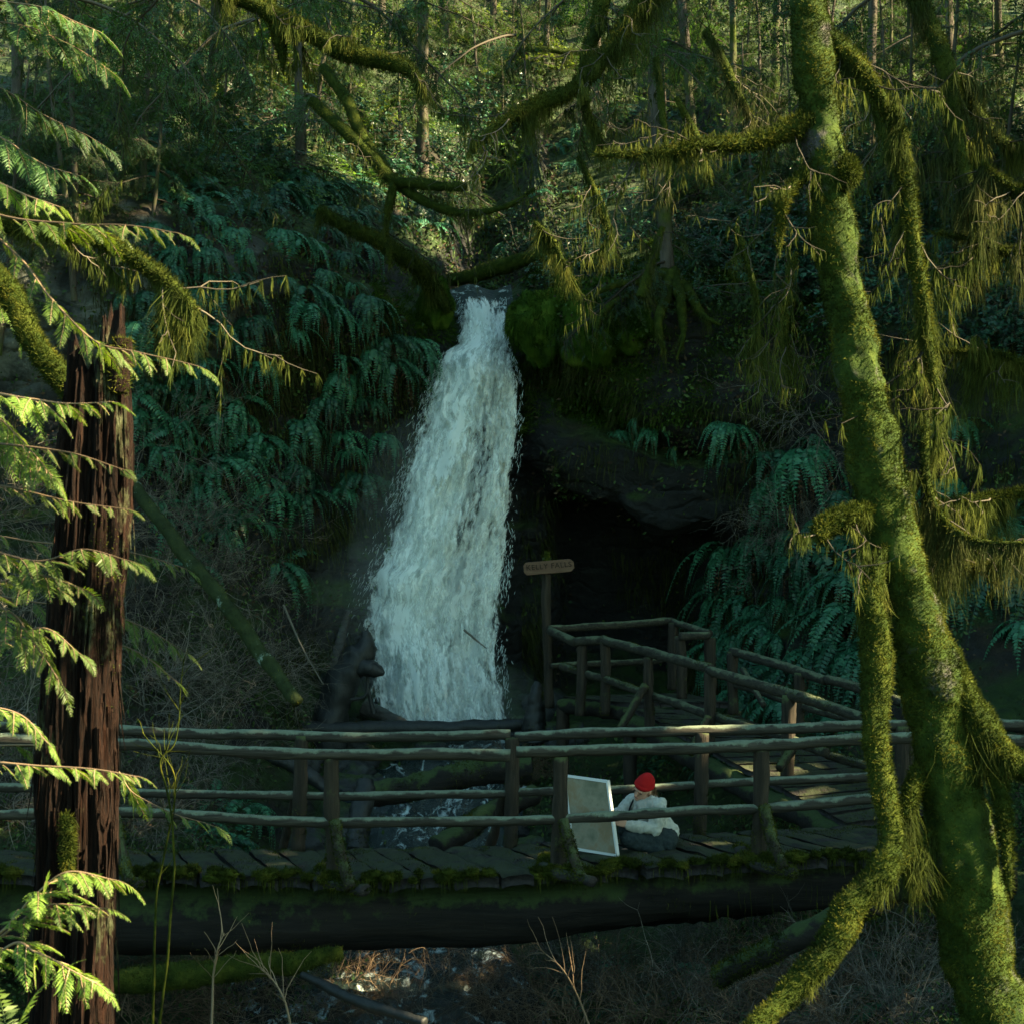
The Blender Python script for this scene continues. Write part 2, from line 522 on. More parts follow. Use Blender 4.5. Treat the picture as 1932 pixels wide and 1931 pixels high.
XS = np.concatenate([np.linspace(-30, -12, 24)[:-1], np.linspace(-12, -7, 30)[:-1], np.linspace(-7, 7, 210), np.linspace(7, 12, 30)[1:], np.linspace(12, 30, 24)[1:]])
TG = terrain_grid(XS, 300)
gu = np.gradient(TG, axis=0); gv = np.gradient(TG, axis=1)
TN = nrm(np.cross(gu, gv))
depth = TG[..., 1]
clf = np.clip((depth - 19.5) / 3, 0, 1) * np.clip((30 - depth) / 4, 0, 1)     # cliffs are rougher
steep = np.clip(1 - TN[..., 2], 0, 1)
disp = .10 * fbm(TG * .9, 4, 3) + .05 * fbm(TG * 3.2, 3, 9)
disp += clf * steep * (.26 * vnoise(TG * np.array([.35, .35, 1.5]), 21) + .16 * np.abs(vnoise(TG * np.array([.9, .9, 3.2]), 22)) + .10 * fbm(TG * 1.7, 3, 25))
TG = TG + TN * disp[..., None]
gu = np.gradient(TG, axis=0); gv = np.gradient(TG, axis=1)
TN = nrm(np.cross(gu, gv))
nx, nv = TG.shape[:2]
ii = np.arange(nx * nv).reshape(nx, nv)
TF = np.stack([ii[:-1, :-1], ii[1:, :-1], ii[1:, 1:], ii[:-1, 1:]], -1).reshape(-1, 4)

m, nt, out = newmat('forest_ground')
v = objco(nt)
nz = normal_z(nt)
rock = ramp(nt, noise_n(nt, 1.1, 6, .7, objco(nt, (1, 1, 2.6)), .6), [(.3, (.005, .0055, .006)), (.55, (.015, .0165, .016)), (.8, (.04, .043, .04))])
pale = ramp(nt, noise_n(nt, 2.3, 5, .7, v), [(.35, (.03, .034, .03)), (.65, (.22, .24, .21))])
sx = N(nt, 'ShaderNodeSeparateXYZ'); nt.links.new(v, sx.inputs[0])
pm = mth(nt, 'MULTIPLY', mth(nt, 'MULTIPLY', mth(nt, 'SUBTRACT', -3.4, sx.outputs[0]), .8, True), mth(nt, 'MULTIPLY', mth(nt, 'SUBTRACT', sx.outputs[2], 4.6), .9, True))
pm = mth(nt, 'MULTIPLY', pm, mth(nt, 'MULTIPLY', mth(nt, 'SUBTRACT', noise_n(nt, .9, 3, .5, v), .36), 6, True))
rock = mixc(nt, pm, rock, pale)
soil = ramp(nt, noise_n(nt, 3, 6, .7, v), [(.3, (.012, .010, .006)), (.6, (.035, .026, .016)), (.8, (.06, .05, .03))])
mo = ramp(nt, noise_n(nt, 4, 6, .7, v), [(.3, (.010, .026, .004)), (.6, (.03, .06, .008)), (.8, (.07, .10, .015))])
mn = noise_n(nt, .8, 5, .65, v)
base = mixc(nt, mth(nt, 'MULTIPLY', mth(nt, 'SUBTRACT', nz, .45), 4, True), rock, soil)
mf = mth(nt, 'MULTIPLY', mth(nt, 'SUBTRACT', mth(nt, 'ADD', mth(nt, 'MULTIPLY', nz, .35), mn), .62), 6, True)
base = mixc(nt, mf, base, mo)
vo = N(nt, 'ShaderNodeTexVoronoi', feature='DISTANCE_TO_EDGE', i_Scale=1.5)
wv_ = N(nt, 'ShaderNodeVectorMath', operation='ADD')
nv_ = N(nt, 'ShaderNodeTexNoise', i_Scale=1.3, i_Detail=4.)
nt.links.new(objco(nt, (1, 1, 2.2)), wv_.inputs[0]); nt.links.new(nv_.outputs[1], wv_.inputs[1]); nt.links.new(v, nv_.inputs['Vector'])
nt.links.new(wv_.outputs[0], vo.inputs['Vector'])
ck = mth(nt, 'MULTIPLY', vo.outputs[0], 6, True)
hgt = mth(nt, 'ADD', mth(nt, 'MULTIPLY', ck, .5), noise_n(nt, 5, 8, .75, v))
surf(nt, out, base, .75, .35, bump(nt, hgt, 1.0, .16))
M['ground'] = m
ground = MB().add(TG.reshape(-1, 3), TF).build('ground', M['ground'])
tag(ground, kind='structure')
BVH = BVHTree.FromPolygons([tuple(p) for p in TG.reshape(-1, 3)], [tuple(f) for f in TF.tolist()])

def hit(px, py, default=None):
    d = Vector(ray(px, py))
    h = BVH.ray_cast(Vector((0, 0, CAMZ)), d.normalized())
    if h[0] is None: return None
    n = h[1]
    if n.dot(d) > 0: n = -n
    return np.array(h[0]), np.array(n)

def ground_z(x, y, top=60.):
    h = BVH.ray_cast(Vector((x, y, top)), Vector((0, 0, -1)))
    return h[0].z if h[0] is not None else 0.

def scatter(region, n, sep=0., nzmax=2, nzmin=-2, rng=RNG, tries=8):
    """points on the ground seen inside a picture polygon"""
    poly = np.array(region, float)
    x0, y0 = poly.min(0); x1, y1 = poly.max(0)
    out = []
    def inside(x, y):
        c = False; j = len(poly) - 1
        for i in range(len(poly)):
            xi, yi = poly[i]; xj, yj = poly[j]
            if (yi > y) != (yj > y) and x < (xj - xi) * (y - yi) / (yj - yi) + xi: c = not c
            j = i
        return c
    P2 = []
    for _ in range(n * tries):
        x, y = rng.uniform(x0, x1), rng.uniform(y0, y1)
        if not inside(x, y): continue
        if sep and P2 and np.min(np.hypot(np.array(P2)[:, 0] - x, np.array(P2)[:, 1] - y)) < sep: continue
        h = hit(x, y)
        if h is None or not (nzmin <= h[1][2] <= nzmax): continue
        out.append(h); P2.append((x, y))
        if len(out) >= n: break
    return out

# ------------------------------------------------------------------ water
m, nt, out = newmat('creek_water')
v = objco(nt)
sy = N(nt, 'ShaderNodeSeparateXYZ'); nt.links.new(v, sy.inputs[0])
fo = noise_n(nt, 3.2, 6, .72, objco(nt, (1.6, .7, 1)), .8)
fo = mth(nt, 'MULTIPLY', mth(nt, 'SUBTRACT', fo, .545), 6, True)
pr = N(nt, 'ShaderNodeBsdfPrincipled', i_Roughness=.12)
pr.inputs['Base Color'].default_value = (.012, .022, .022, 1)
nt.links.new(bump(nt, noise_n(nt, 6, 5, .6, objco(nt, (1.5, .8, 1))), .8, .06), pr.inputs['Normal'])
wf = N(nt, 'ShaderNodeBsdfDiffuse'); wf.inputs[0].default_value = (.62, .72, .70, 1)
mx = N(nt, 'ShaderNodeMixShader'); nt.links.new(fo, mx.inputs[0]); nt.links.new(pr.outputs[0], mx.inputs[1]); nt.links.new(wf.outputs[0], mx.inputs[2])
nt.links.new(mx.outputs[0], out.inputs[0])
M['water'] = m

def water_sheet(name, ys, zs, x0, x1, nxw, nyw, rough, seed):
    yy = np.linspace(ys[0], ys[-1], nyw)
    zz = np.interp(yy, ys, zs)
    a = np.array([np.interp(yy, ys, x0), np.interp(yy, ys, x1)])
    u = np.linspace(0, 1, nxw)
    V = np.zeros((nxw, nyw, 3))
    V[..., 0] = a[0][None] * (1 - u)[:, None] + a[1][None] * u[:, None]
    V[..., 1] = yy[None]
    V[..., 2] = zz[None]
    V[..., 2] += rough * fbm(V * np.array([2.5, 1.6, 1]), 4, seed)
    i = np.arange(nxw * nyw).reshape(nxw, nyw)
    F = np.stack([i[:-1, :-1], i[1:, :-1], i[1:, 1:], i[:-1, 1:]], -1).reshape(-1, 4)
    o = MB().add(V.reshape(-1, 3), F).build(name, M['water'])
    return tag(o, kind='structure')

water_sheet('creek', [9, 13, 16, 18.5, 21, 23.2, 25], [-1.75, -1.72, -1.58, -1.30, -.58, .12, .45],
            [-2.2, -2.6, -2.9, -3.6, -3.2, -2.3, -2.1], [.8, .6, .3, -.2, .1, .3, .35], 90, 260, .07, 5)
water_sheet('stream_above_the_falls', [26.15, 26.4, 27, 28.5, 31, 34], [6.88, 7.08, 7.14, 7.25, 8.5, 10.3],
            [-1.02, -1.05, -1.05, -1.2, -1.3, -1.2], [-.03, -.02, .0, .15, .1, 0], 40, 90, .03, 8)

m, nt, out = newmat('lip_water')
lf = mth(nt, 'MULTIPLY', mth(nt, 'SUBTRACT', noise_n(nt, 4.5, 6, .7, objco(nt, (1, 1, 1.3)), 1.), .55), 7, True)
surf(nt, out, mixc(nt, lf, (.014, .022, .017), (.6, .68, .66)), .45, .12, bump(nt, noise_n(nt, 8, 4, .6, objco(nt)), .6, .04))
M['lip'] = m
# dark glassy water sliding over the lip
gx, gy = np.meshgrid(np.linspace(0, 1, 40), np.linspace(0, 1, 30), indexing='ij')
lv_ = P(846 + 118 * gx + (12 - 6 * gx) * gy, 542 + 50 * gy + 5 * np.cos(gx * 9), 26.4 - .62 * gy)
lv_ = lv_ + np.array([0, 1, 0]) * (.05 * fbm(lv_ * np.array([3, 1, 2]), 3, 12))[..., None]
ix = np.arange(1200).reshape(40, 30)
tag(MB().add(lv_.reshape(-1, 3), np.stack([ix[:-1, :-1], ix[1:, :-1], ix[1:, 1:], ix[:-1, 1:]], -1).reshape(-1, 4)).build('stream_lip', M['lip']), kind='structure')

# ---- the waterfall: several torn sheets of falling water one behind the other, plus thrown drops
WY = np.array([545, 580, 618, 650, 664, 690, 724, 760, 810, 860, 895, 940, 980, 1050, 1100, 1150, 1200, 1280, 1375], float)
WL = np.array([858, 870, 874, 868, 836, 824, 811, 800, 787, 772, 760, 745, 733, 704, 684, 676, 678, 682, 684], float)
WR = np.array([956, 957, 957, 963, 970, 977, 987, 988, 986, 984, 981, 976, 971, 966, 962, 958, 955, 958, 972], float)
WD = np.interp(WY, [545, 640, 700, 900, 1100, 1375], [26.2, 25.7, 25.35, 24.75, 24.3, 23.9])

m, nt, out = newmat('falling_water')
uvn = N(nt, 'ShaderNodeAttribute', attribute_name='wuv')
def wn_(scale, det, vec=(1, 1, 1), dist=0., rough=.6):
    mp = N(nt, 'ShaderNodeMapping'); mp.inputs['Scale'].default_value = vec
    nt.links.new(uvn.outputs['Vector'], mp.inputs[0])
    return noise_n(nt, scale, det, rough, mp.outputs[0], dist)
sp = N(nt, 'ShaderNodeSeparateXYZ'); nt.links.new(uvn.outputs['Vector'], sp.inputs[0])
clump = wn_(1.5, 3, (1.2, .5, 1))
strand = wn_(5.0, 5, (2.0, .42, 1), .35, .64)
speck = wn_(12, 3, (1.6, .6, 1), .5, .6)
den = N(nt, 'ShaderNodeAttribute', attribute_name='dens')
d = mth(nt, 'ADD', mth(nt, 'MULTIPLY', clump, .75), mth(nt, 'ADD', mth(nt, 'MULTIPLY', strand, 1.05), mth(nt, 'MULTIPLY', speck, .62)))
d = mth(nt, 'ADD', d, mth(nt, 'SUBTRACT', den.outputs['Fac'], 1.69))
al = mth(nt, 'MULTIPLY', d, 5.2, True)
al = mth(nt, 'MULTIPLY', al, .92)
df = N(nt, 'ShaderNodeBsdfDiffuse')
nt.links.new(ramp(nt, strand, [(.3, (.78, .85, .83)), (.65, (.92, .95, .93))]), df.inputs[0])
tl = N(nt, 'ShaderNodeBsdfTranslucent'); tl.inputs[0].default_value = (.7, .8, .78, 1)
ms = N(nt, 'ShaderNodeMixShader', i_0=.3); nt.links.new(df.outputs[0], ms.inputs[1]); nt.links.new(tl.outputs[0], ms.inputs[2])
tr = N(nt, 'ShaderNodeBsdfTransparent')
mx = N(nt, 'ShaderNodeMixShader'); nt.links.new(al, mx.inputs[0]); nt.links.new(tr.outputs[0], mx.inputs[1]); nt.links.new(ms.outputs[0], mx.inputs[2])
nt.links.new(mx.outputs[0], out.inputs[0])
M['fall'] = m

def fall_sheet(off, dens, seed, grow_=0.):
    nu, nvv = 60, 200
    py = np.linspace(WY[0], WY[-1], nvv)
    l, r, dd = np.interp(py, WY, WL), np.interp(py, WY, WR), np.interp(py, WY, WD)
    l = l + 9 * fbm(np.stack([py * .022, 0 * py + seed * .15, 0 * py], -1), 3, 91) * np.interp(py, [545, 640], [.1, 1])
    r = r + 5 * fbm(np.stack([py * .03, 0 * py + seed * .15, 0 * py], -1), 3, 92)
    u = np.linspace(0, 1, nu)
    X = (l - grow_)[None] * (1 - u)[:, None] + (r + grow_)[None] * u[:, None]
    Yd = dd[None] + off - .45 * np.sin(u * math.pi)[:, None] * np.interp(py, [545, 700, 1375], [.2, .7, 1])[None]
    V = P(X, np.broadcast_to(py, X.shape), Yd)
    arc = V[nu // 2]
    vv = np.concatenate([[0], np.cumsum(np.linalg.norm(np.diff(arc, axis=0), axis=1))])
    wdt = (r - l) / FPX * dd
    V = V + np.array([0, 1, 0]) * (.14 * fbm(np.stack([V[..., 0] * 2.2, V[..., 2] * 1.0, V[..., 1] * 0 + seed], -1), 4, seed))[..., None]
    i = np.arange(nu * nvv).reshape(nu, nvv)
    F = np.stack([i[:-1, :-1], i[1:, :-1], i[1:, 1:], i[:-1, 1:]], -1).reshape(-1, 4)
    UV = np.zeros((nu, nvv, 3))
    UV[..., 0] = (u[:, None] - .5) * (.55 * wdt[None] + .6) * 1.0
    UV[..., 1] = vv[None] ** .93
    UV[..., 2] = seed * 7.3
    edge = np.minimum(u, 1 - u)[:, None]
    D = dens - .55 * np.clip(1 - edge / .11, 0, 1) ** 1.4 + 0 * vv[None]
    g = np.interp(py, [545, 562, 590, 660, 1000, 1375], [-.8, -.2, .18, .2, .05, .12])
    D = D + g[None] + .16 * np.exp(-((u - .34) / .2) ** 2)[:, None] - .15 * np.exp(-((u - .64) / .14) ** 2)[:, None] * np.interp(py, [660, 760, 1100, 1250], [0, 1, 1, .3])[None]
    return V.reshape(-1, 3), F, UV.reshape(-1, 3), D.ravel()

mb = MB(); UVs, Ds = [], []
for off, dens, seed, gw in ((.42, .66, 1, -8), (.30, .52, 2, -3), (.16, .47, 3, 0), (.0, .43, 4, 2), (-.14, .38, 5, 3), (-.28, .31, 6, 5)):
    V, F, U, D = fall_sheet(off, dens, seed, gw)
    mb.add(V, F); UVs.append(U); Ds.append(D)
me = mb.mesh('waterfall', M['fall'])
a = me.attributes.new('wuv', 'FLOAT_VECTOR', 'POINT'); a.data.foreach_set('vector', np.concatenate(UVs).astype(np.float32).ravel())
a = me.attributes.new('dens', 'FLOAT', 'POINT'); a.data.foreach_set('value', np.concatenate(Ds).astype(np.float32))
fall = tag(link('waterfall', me), 'white waterfall pouring from a notch between mossy rocks into the dark pool', 'waterfall')

m, nt, out = newmat('water_drops')
surf(nt, out, (.72, .80, .78), .4, .4, None, .3)
M['drops'] = m
n = 9000
t = RNG.uniform(0, 1, n) ** .9
py = 560 + t * (1375 - 560)
l, r, dd = np.interp(py, WY, WL), np.interp(py, WY, WR), np.interp(py, WY, WD)
u = np.where(RNG.random(n) < .7, RNG.uniform(0, 1, n), np.where(RNG.random(n) < .75, RNG.normal(.03, .055, n), RNG.normal(.975, .022, n)))
u = np.clip(u, -.35, 1.16)
clump = fbm(np.stack([u * 3, py * .012, 0 * u], -1), 3, 77)
k = clump > RNG.normal(-.1, .5, n)
u, py, l, r, dd = u[k], py[k], l[k], r[k], dd[k]
n = len(u)
b = P(l + (r - l) * u, py, dd - .45 * np.sin(np.clip(u, 0, 1) * math.pi) * .8 + RNG.normal(-.12, .17, n))
d = np.stack([-.28 + .25 * RNG.normal(size=n) + (u - .5) * .25, -.25 + .2 * RNG.normal(size=n), -1 + .35 * RNG.normal(size=n)], -1)
ln = RNG.uniform(.02, .11, n); w = RNG.uniform(.003, .010, n)
pth = grow(b, d, ln, 3, .1, .2)
dv, dfc = tubes(pth, np.stack([w * .3, w * .55, w * .15], 1), 3)
tag(MB().add(dv, dfc).build('water_spray', M['drops']), 'thrown drops of white spray along the edges of the waterfall', 'spray', kind='stuff')

# fine spray drifting at the foot of the falls
m, nt, out = newmat('spray_mist')
pv = N(nt, 'ShaderNodeVolumePrincipled'); pv.inputs['Color'].default_value = (.9, .96, .97, 1); pv.inputs['Density'].default_value = .09; pv.inputs['Anisotropy'].default_value = .2
nt.links.new(pv.outputs[0], out.inputs['Volume'])
th = np.linspace(0.001, math.pi - .001, 24); ph = np.linspace(0, 2 * math.pi, 36, endpoint=False)
SPH = np.stack([np.sin(th)[:, None] * np.cos(ph), np.sin(th)[:, None] * np.sin(ph), np.cos(th)[:, None] * np.ones(36)], -1).reshape(-1, 3)
ix = np.arange(24 * 36).reshape(24, 36); jx = np.roll(ix, -1, 1)
SPF = np.concatenate([np.stack([ix[:-1], ix[1:], jx[1:], jx[:-1]], -1).reshape(-1, 4)])
for (cx_, cy_, cd_, r3) in ((690, 1190, 23.7, (1.0, .55, 1.35)), (840, 1335, 23.5, (1.7, .6, .75)), (800, 1060, 23.9, (1.15, .7, 2.3))):
    S = SPH * np.array(r3) + P(cx_, cy_, cd_)
    o = MB().add(S, SPF).build('mist', m)
    tag(o, 'thin mist drifting round the foot of the falls', 'mist', kind='stuff')

# ------------------------------------------------------------------ footbridge
def pole(path, r, sides=14, seed=0, rough=.08, taper=1., cap=True, knots=3):
    """a peeled log: path points (k,3), radius r, uneven along its length"""
    path = np.asarray(path, float)
    n = max(12, int(np.linalg.norm(np.diff(path, axis=0), axis=1).sum() / .05))
    n = min(n, 160)
    c = catmull(path, n)
    rad = np.linspace(r, r * taper, n)
    c = c + r * .35 * np.stack([vnoise(np.stack([c[:, 0] * 1.3, c[:, 1] * 1.3, c[:, 2] * 1.3 + k * 9 + seed], -1), seed + k) for k in range(3)], -1)
    V, F = tubes(c, rad, sides, cap)
    cc = np.repeat(np.concatenate([c[:1], c, c[-1:]]) if cap else c, sides, 0)
    dv = nrm(V - cc)
    V = V + dv * (r * rough * (1.4 * fbm(V * 5, 3, seed) + .6 * vnoise(V * 22, seed)))[:, None]
    return V, F

def fuzz_on(mb, V, F, n, L, W, up=.35, mask=None, grav=.0, segs=1, rng=RNG, mi=0, thr=-2.):
    """short moss leaves standing on a surface (quads); keeps to faces that look up when thr is given"""
    Q = V[F]
    nn = np.cross(Q[:, 2] - Q[:, 0], Q[:, 3] - Q[:, 1])
    ar = np.linalg.norm(nn, axis=1) + 1e-12
    nn = nn / ar[:, None]
    w = ar * (nn[:, 2] > thr)
    if mask is not None: w = w * mask(Q.mean(1))
    if w.sum() <= 0: return
    k = rng.choice(len(F), n, p=w / w.sum())
    a, b = rng.random((2, n, 1))
    p = (Q[k, 0] * (1 - a) + Q[k, 1] * a) * (1 - b) + (Q[k, 3] * (1 - a) + Q[k, 2] * a) * b
    d = nn[k] + .75 * rng.normal(size=(n, 3)) + np.array([0, 0, up])
    rv, rf = ribbons(p, d, L * rng.uniform(.4, 1.25, n), W, segs, grav, .1, rng)
    mb.add(rv, rf, mi)

def noise_mask(scale, cut, seed, sharp=3):
    return lambda c: np.clip((fbm(c * scale, 3, seed) - cut) * sharp, 0, 1)

bridge = thing('footbridge', P(960, 1640, 14.6), 'rustic log footbridge with round pole rails and mossy plank deck spanning the creek', 'footbridge')

NEAR_Y, FAR_Y = 14.0, 15.5
edge_n = lambda px: np.interp(px, [-260, 20, 330, 690, 1000, 1266, 1466, 1616, 1800], [1646, 1640, 1640, 1652, 1640, 1626, 1616, 1606, 1592])
edge_f = lambda px: np.interp(px, [-260, 100, 460, 963, 1325, 1600, 1800], [1606, 1603, 1602, 1597, 1574, 1560, 1548])
def deck_pt(px, f):
    """f=0 near edge .. 1 far edge, px measured at the near edge"""
    a = P(px, edge_n(px), NEAR_Y - .12)
    pf = px * .907 + 60
    b = P(pf - 20, edge_f(pf), FAR_Y + .1)
    b[0] = a[0] - .55
    return a * (1 - f) + b * f

px = -250.
k = 0
plank_xs = []
while px < 1790:
    w = RNG.uniform(58, 88)
    a0, a1 = deck_pt(px, 0), deck_pt(px + w - 5, 0)
    b0, b1 = deck_pt(px, 1), deck_pt(px + w - 5, 1)
    ext = RNG.uniform(-.06, .10)
    n1, n2 = 26, 8
    f = np.linspace(0, 1, n1); g = np.linspace(0, 1, n2)
    ex0 = a0 + (a0 - b0) / np.linalg.norm(a0 - b0) * ext
    ex1 = a1 + (a1 - b1) / np.linalg.norm(a1 - b1) * (ext + RNG.uniform(-.03, .03))
    L0 = ex0[None] * (1 - f)[:, None] + b0[None] * f[:, None]
    L1 = ex1[None] * (1 - f)[:, None] + b1[None] * f[:, None]
    top = L0[:, None] * (1 - g)[None, :, None] + L1[:, None] * g[None, :, None]
    tilt = RNG.uniform(-.012, .012)
    top[..., 2] += tilt * (g - .5)[None] * 2 - .02 * np.abs(g * 2 - 1)[None] ** 4 + .012 * fbm(top * np.array([9, 2.2, 1]), 3, k) - .03 * np.clip(1 - f / .05, 0, 1)[:, None] ** 2
    bot = top.copy(); bot[..., 2] -= .085
    V = np.concatenate([top.reshape(-1, 3), bot.reshape(-1, 3)])
    i = np.arange(n1 * n2).reshape(n1, n2)
    q = lambda a: np.stack([a[:-1, :-1], a[:-1, 1:], a[1:, 1:], a[1:, :-1]], -1).reshape(-1, 4)
    o = n1 * n2
    rim = np.concatenate([i[:, 0], i[-1, 1:], i[::-1, -1][1:], i[0, ::-1][1:-1]])
    rn = np.roll(rim, -1)
    F = np.concatenate([q(i), q(i)[:, ::-1] + o, np.stack([rn, rim, rim + o, rn + o], -1)])
    ob = MB().add(V, F).build('plank', M['plank'], bridge)
    # cushions of moss on the near end of the plank and along its edges
    mm = MB()
    Fq = q(i)
    if RNG.random() < .93:
        cs, cr = [], []
        for _ in range(int(RNG.integers(7, 13))):
            gg = RNG.random()
            e = ex0 * (1 - gg) + ex1 * gg
            cs.append(e + np.array([0, RNG.uniform(-.03, .08), RNG.uniform(-.05, .012)])); cr.append(RNG.uniform(.022, .055))
        for c, r in zip(cs, cr):
            th = np.linspace(0, math.pi, 7); ph = np.linspace(0, 2 * math.pi, 10, endpoint=False)
            S = np.stack([np.sin(th)[:, None] * np.cos(ph), np.sin(th)[:, None] * np.sin(ph), np.cos(th)[:, None] * np.ones(10)], -1)
            S = S * np.array([1.5, 1.0, .75]) * r * (1 + .5 * fbm(S * 2.5 + c * 9, 3, 5))[..., None] + c
            ix = np.arange(70).reshape(7, 10); jx = np.roll(ix, -1, 1)
            FF = np.stack([ix[:-1], ix[1:], jx[1:], jx[:-1]], -1).reshape(-1, 4)
            mm.add(S.reshape(-1, 3), FF)
            fuzz_on(mm, S.reshape(-1, 3), FF, 260, .034, .006, .3)
            if RNG.random() < .5:
                hb = c + RNG.normal(0, .03, (14, 3)) * np.array([1.6, .6, .3]) + np.array([0, -.02, -.03])
                mm.add(*ribbons(hb, np.tile([0, -.1, -1.], (14, 1)), RNG.uniform(.03, .14, 14), .007, 3, .1, .1))
        fuzz_on(mm, V, Fq, 260, .02, .005, .4, lambda c: np.clip((fbm(c * 3.3, 3, 31) - .0) * 3, 0, 1) * (1 + 5 * (c[:, 1] > FAR_Y - .25)) + 1e-5)
        mm.build('moss', M['fuzz'], ob)
    plank_xs.append(px)
    px += w
    k += 1

def log_cols(pts, Y, r0):
    return [P(a, b, Y) for a, b in pts]
beam_pts = [(-700, 1728), (-250, 1722), (80, 1728), (400, 1730), (960, 1708), (1300, 1676), (1600, 1655), (1900, 1640)]
bp = np.array([P(a, b, 14.35) for a, b in beam_pts])
n = 200
c = catmull(bp, n)
rad = np.interp(np.linspace(0, 1, n), [0, .5, 1], [.34, .30, .25])
V, F = tubes(c, rad, 28, True)
cc = np.repeat(np.concatenate([c[:1], c, c[-1:]]), 28, 0)
V = V + nrm(V - cc) * (.05 * fbm(V * np.array([.8, 4, 4]), 4, 4) + .02 * fbm(V * np.array([3, 20, 20]), 3, 6))[:, None]
beam = MB().add(V, F).build('beam', M['log'], bridge)
mm = MB()
fuzz_on(mm, V, F, 5000, .03, .006, .2, noise_mask(1.6, .25, 15))
hb = V[RNG.integers(0, len(V), 900)]
hb = hb[(hb[:, 2] > c[:, 2].mean()) & (hb[:, 1] < 14.2)]
mm.add(*ribbons(hb, np.tile([0, -.05, -1.], (len(hb), 1)), RNG.uniform(.05, .3, len(hb)), .006, 4, .1, .1))
mm.build('moss', M['fuzz'], beam)
bp2 = bp + np.array([0, .95, -.22])
V, F = pole(bp2, .26, 18, 8, .1)
MB().add(V, F).build('beam', M['log'], bridge)

def rail_of(name, pts, Y, r, mat, parent, seed, moss=300, taper=1.):
    p = [P(a, b, y) for (a, b), y in zip(pts, np.broadcast_to(Y, len(pts)))]
    V, F = pole(p, r, 14, seed, .10, taper)
    o = MB().add(V, F).build(name, mat, parent)
    if moss:
        mm = MB()
        fuzz_on(mm, V, F, moss, .016, .005, .3, noise_mask(2.6, .1, seed + 3), thr=.1)
        if mm.V: mm.build('moss', M['fuzz'], o)
    return o, p

# top rails (two poles end to end on the far side), middle rails
rail_of('handrail', [(-260, 1388), (0, 1393), (250, 1402), (628, 1422), (966, 1421)], NEAR_Y, .052, M['rail'], bridge, 1, 260)
rail_of('handrail', [(975, 1420), (1266, 1410), (1466, 1402), (1616, 1393), (1760, 1392), (1932, 1397), (2120, 1402)], NEAR_Y, .05, M['rail'], bridge, 2, 200)
rail_of('handrail', [(-260, 1350), (0, 1368), (300, 1380), (600, 1388), (964, 1387)], FAR_Y, .05, M['rail'], bridge, 3, 120)
rail_of('handrail', [(972, 1388), (1200, 1380), (1500, 1374), (1640, 1367), (1750, 1366), (1932, 1368), (2100, 1372)], FAR_Y, .05, M['rail'], bridge, 4, 120)
rail_of('middle_rail', [(-260, 1540), (0, 1535), (230, 1532), (420, 1540), (628, 1549), (1040, 1545), (1240, 1535), (1430, 1523), (1660, 1502)], NEAR_Y + .02, .045, M['rail'], bridge, 5, 900)
rail_of('middle_rail', [(1445, 1522), (1560, 1511), (1680, 1499), (1820, 1500)], NEAR_Y + .25, .042, M['rail'], bridge, 6, 600)
rail_of('middle_rail', [(-260, 1480), (0, 1484), (230, 1493), (540, 1500), (955, 1496)], FAR_Y, .042, M['rail'], bridge, 7, 300)
rail_of('middle_rail', [(960, 1496), (1180, 1487), (1330, 1477), (1500, 1470), (1700, 1462)], FAR_Y, .042, M['rail'], bridge, 8, 200)

def post_of(x0, y0, x1, y1, Y, r, seed, mat='post', parent=None, moss=500):
    V, F = pole([P(x0, y0, Y), P((x0 + x1) / 2, (y0 + y1) / 2, Y), P(x1, y1, Y)], r, 14, seed, .09)
    o = MB().add(V, F).build('post', M[mat], parent)
    mm = MB()
    zb = min(P(x1, y1, Y)[2], P(x0, y0, Y)[2])
    fuzz_on(mm, V, F, moss, .022, .006, .2, lambda c: np.clip(.6 - (c[:, 2] - zb) * 1.2, 0, 1) * noise_mask(4, -.1, seed)(c) + 1e-6)
    mm.build('moss', M['fuzz'], o)
    return o

for s, (x0, y0, x1, y1) in enumerate([(628, 1424, 628, 1655), (1056, 1426, 1054, 1648), (1437, 1406, 1433, 1622), (215, 1403, 213, 1650), (-180, 1395, -182, 1650)]):
    post_of(x0, y0, x1, y1, NEAR_Y + .03, .068, 30 + s, parent=bridge)
for s, (x0, y0, x1, y1) in enumerate([(569, 1388, 565, 1602), (963, 1388, 961, 1600), (1326, 1380, 1322, 1578), (120, 1374, 118, 1604), (1700, 1368, 1698, 1560)]):
    post_of(x0, y0, x1, y1, FAR_Y, .068, 40 + s, parent=bridge)
for s, (x0, y0, x1, y1) in enumerate([(632, 1548, 664, 1676), (1062, 1548, 1098, 1660), (1441, 1520, 1478, 1640), (217, 1540, 244, 1664)]):
    V, F = pole([P(x0, y0, NEAR_Y - .07), P((x0 + x1) / 2 - 4, (y0 + y1) / 2, NEAR_Y - .22), P(x1, y1, NEAR_Y - .40)], .045, 10, 50 + s, .16)
    o = MB().add(V, F).build('brace', M['post'], bridge)
    mm = MB(); fuzz_on(mm, V, F, 1300, .026, .007, .25, noise_mask(3, -.35, s))
    mm.build('moss', M['fuzz'], o)
    # the longer deck board that carries the foot of the brace
    a = P(x1 - 62, y1 - 18, NEAR_Y - .05); b = P(x1 + 22, y1 + 6, NEAR_Y - .42)
    V, F = pole([a + np.array([0, .7, .0]), a, b], .062, 10, 60 + s, .2)
    V[:, 2] = a[2] + (V[:, 2] - a[2]) * .75
    o = MB().add(V, F).build('brace_sill', M['plank'], bridge)
    mm = MB(); fuzz_on(mm, V, F, 3000, .034, .008, .3, noise_mask(4, -.5, s))
    mm.build('moss', M['fuzz'], o)
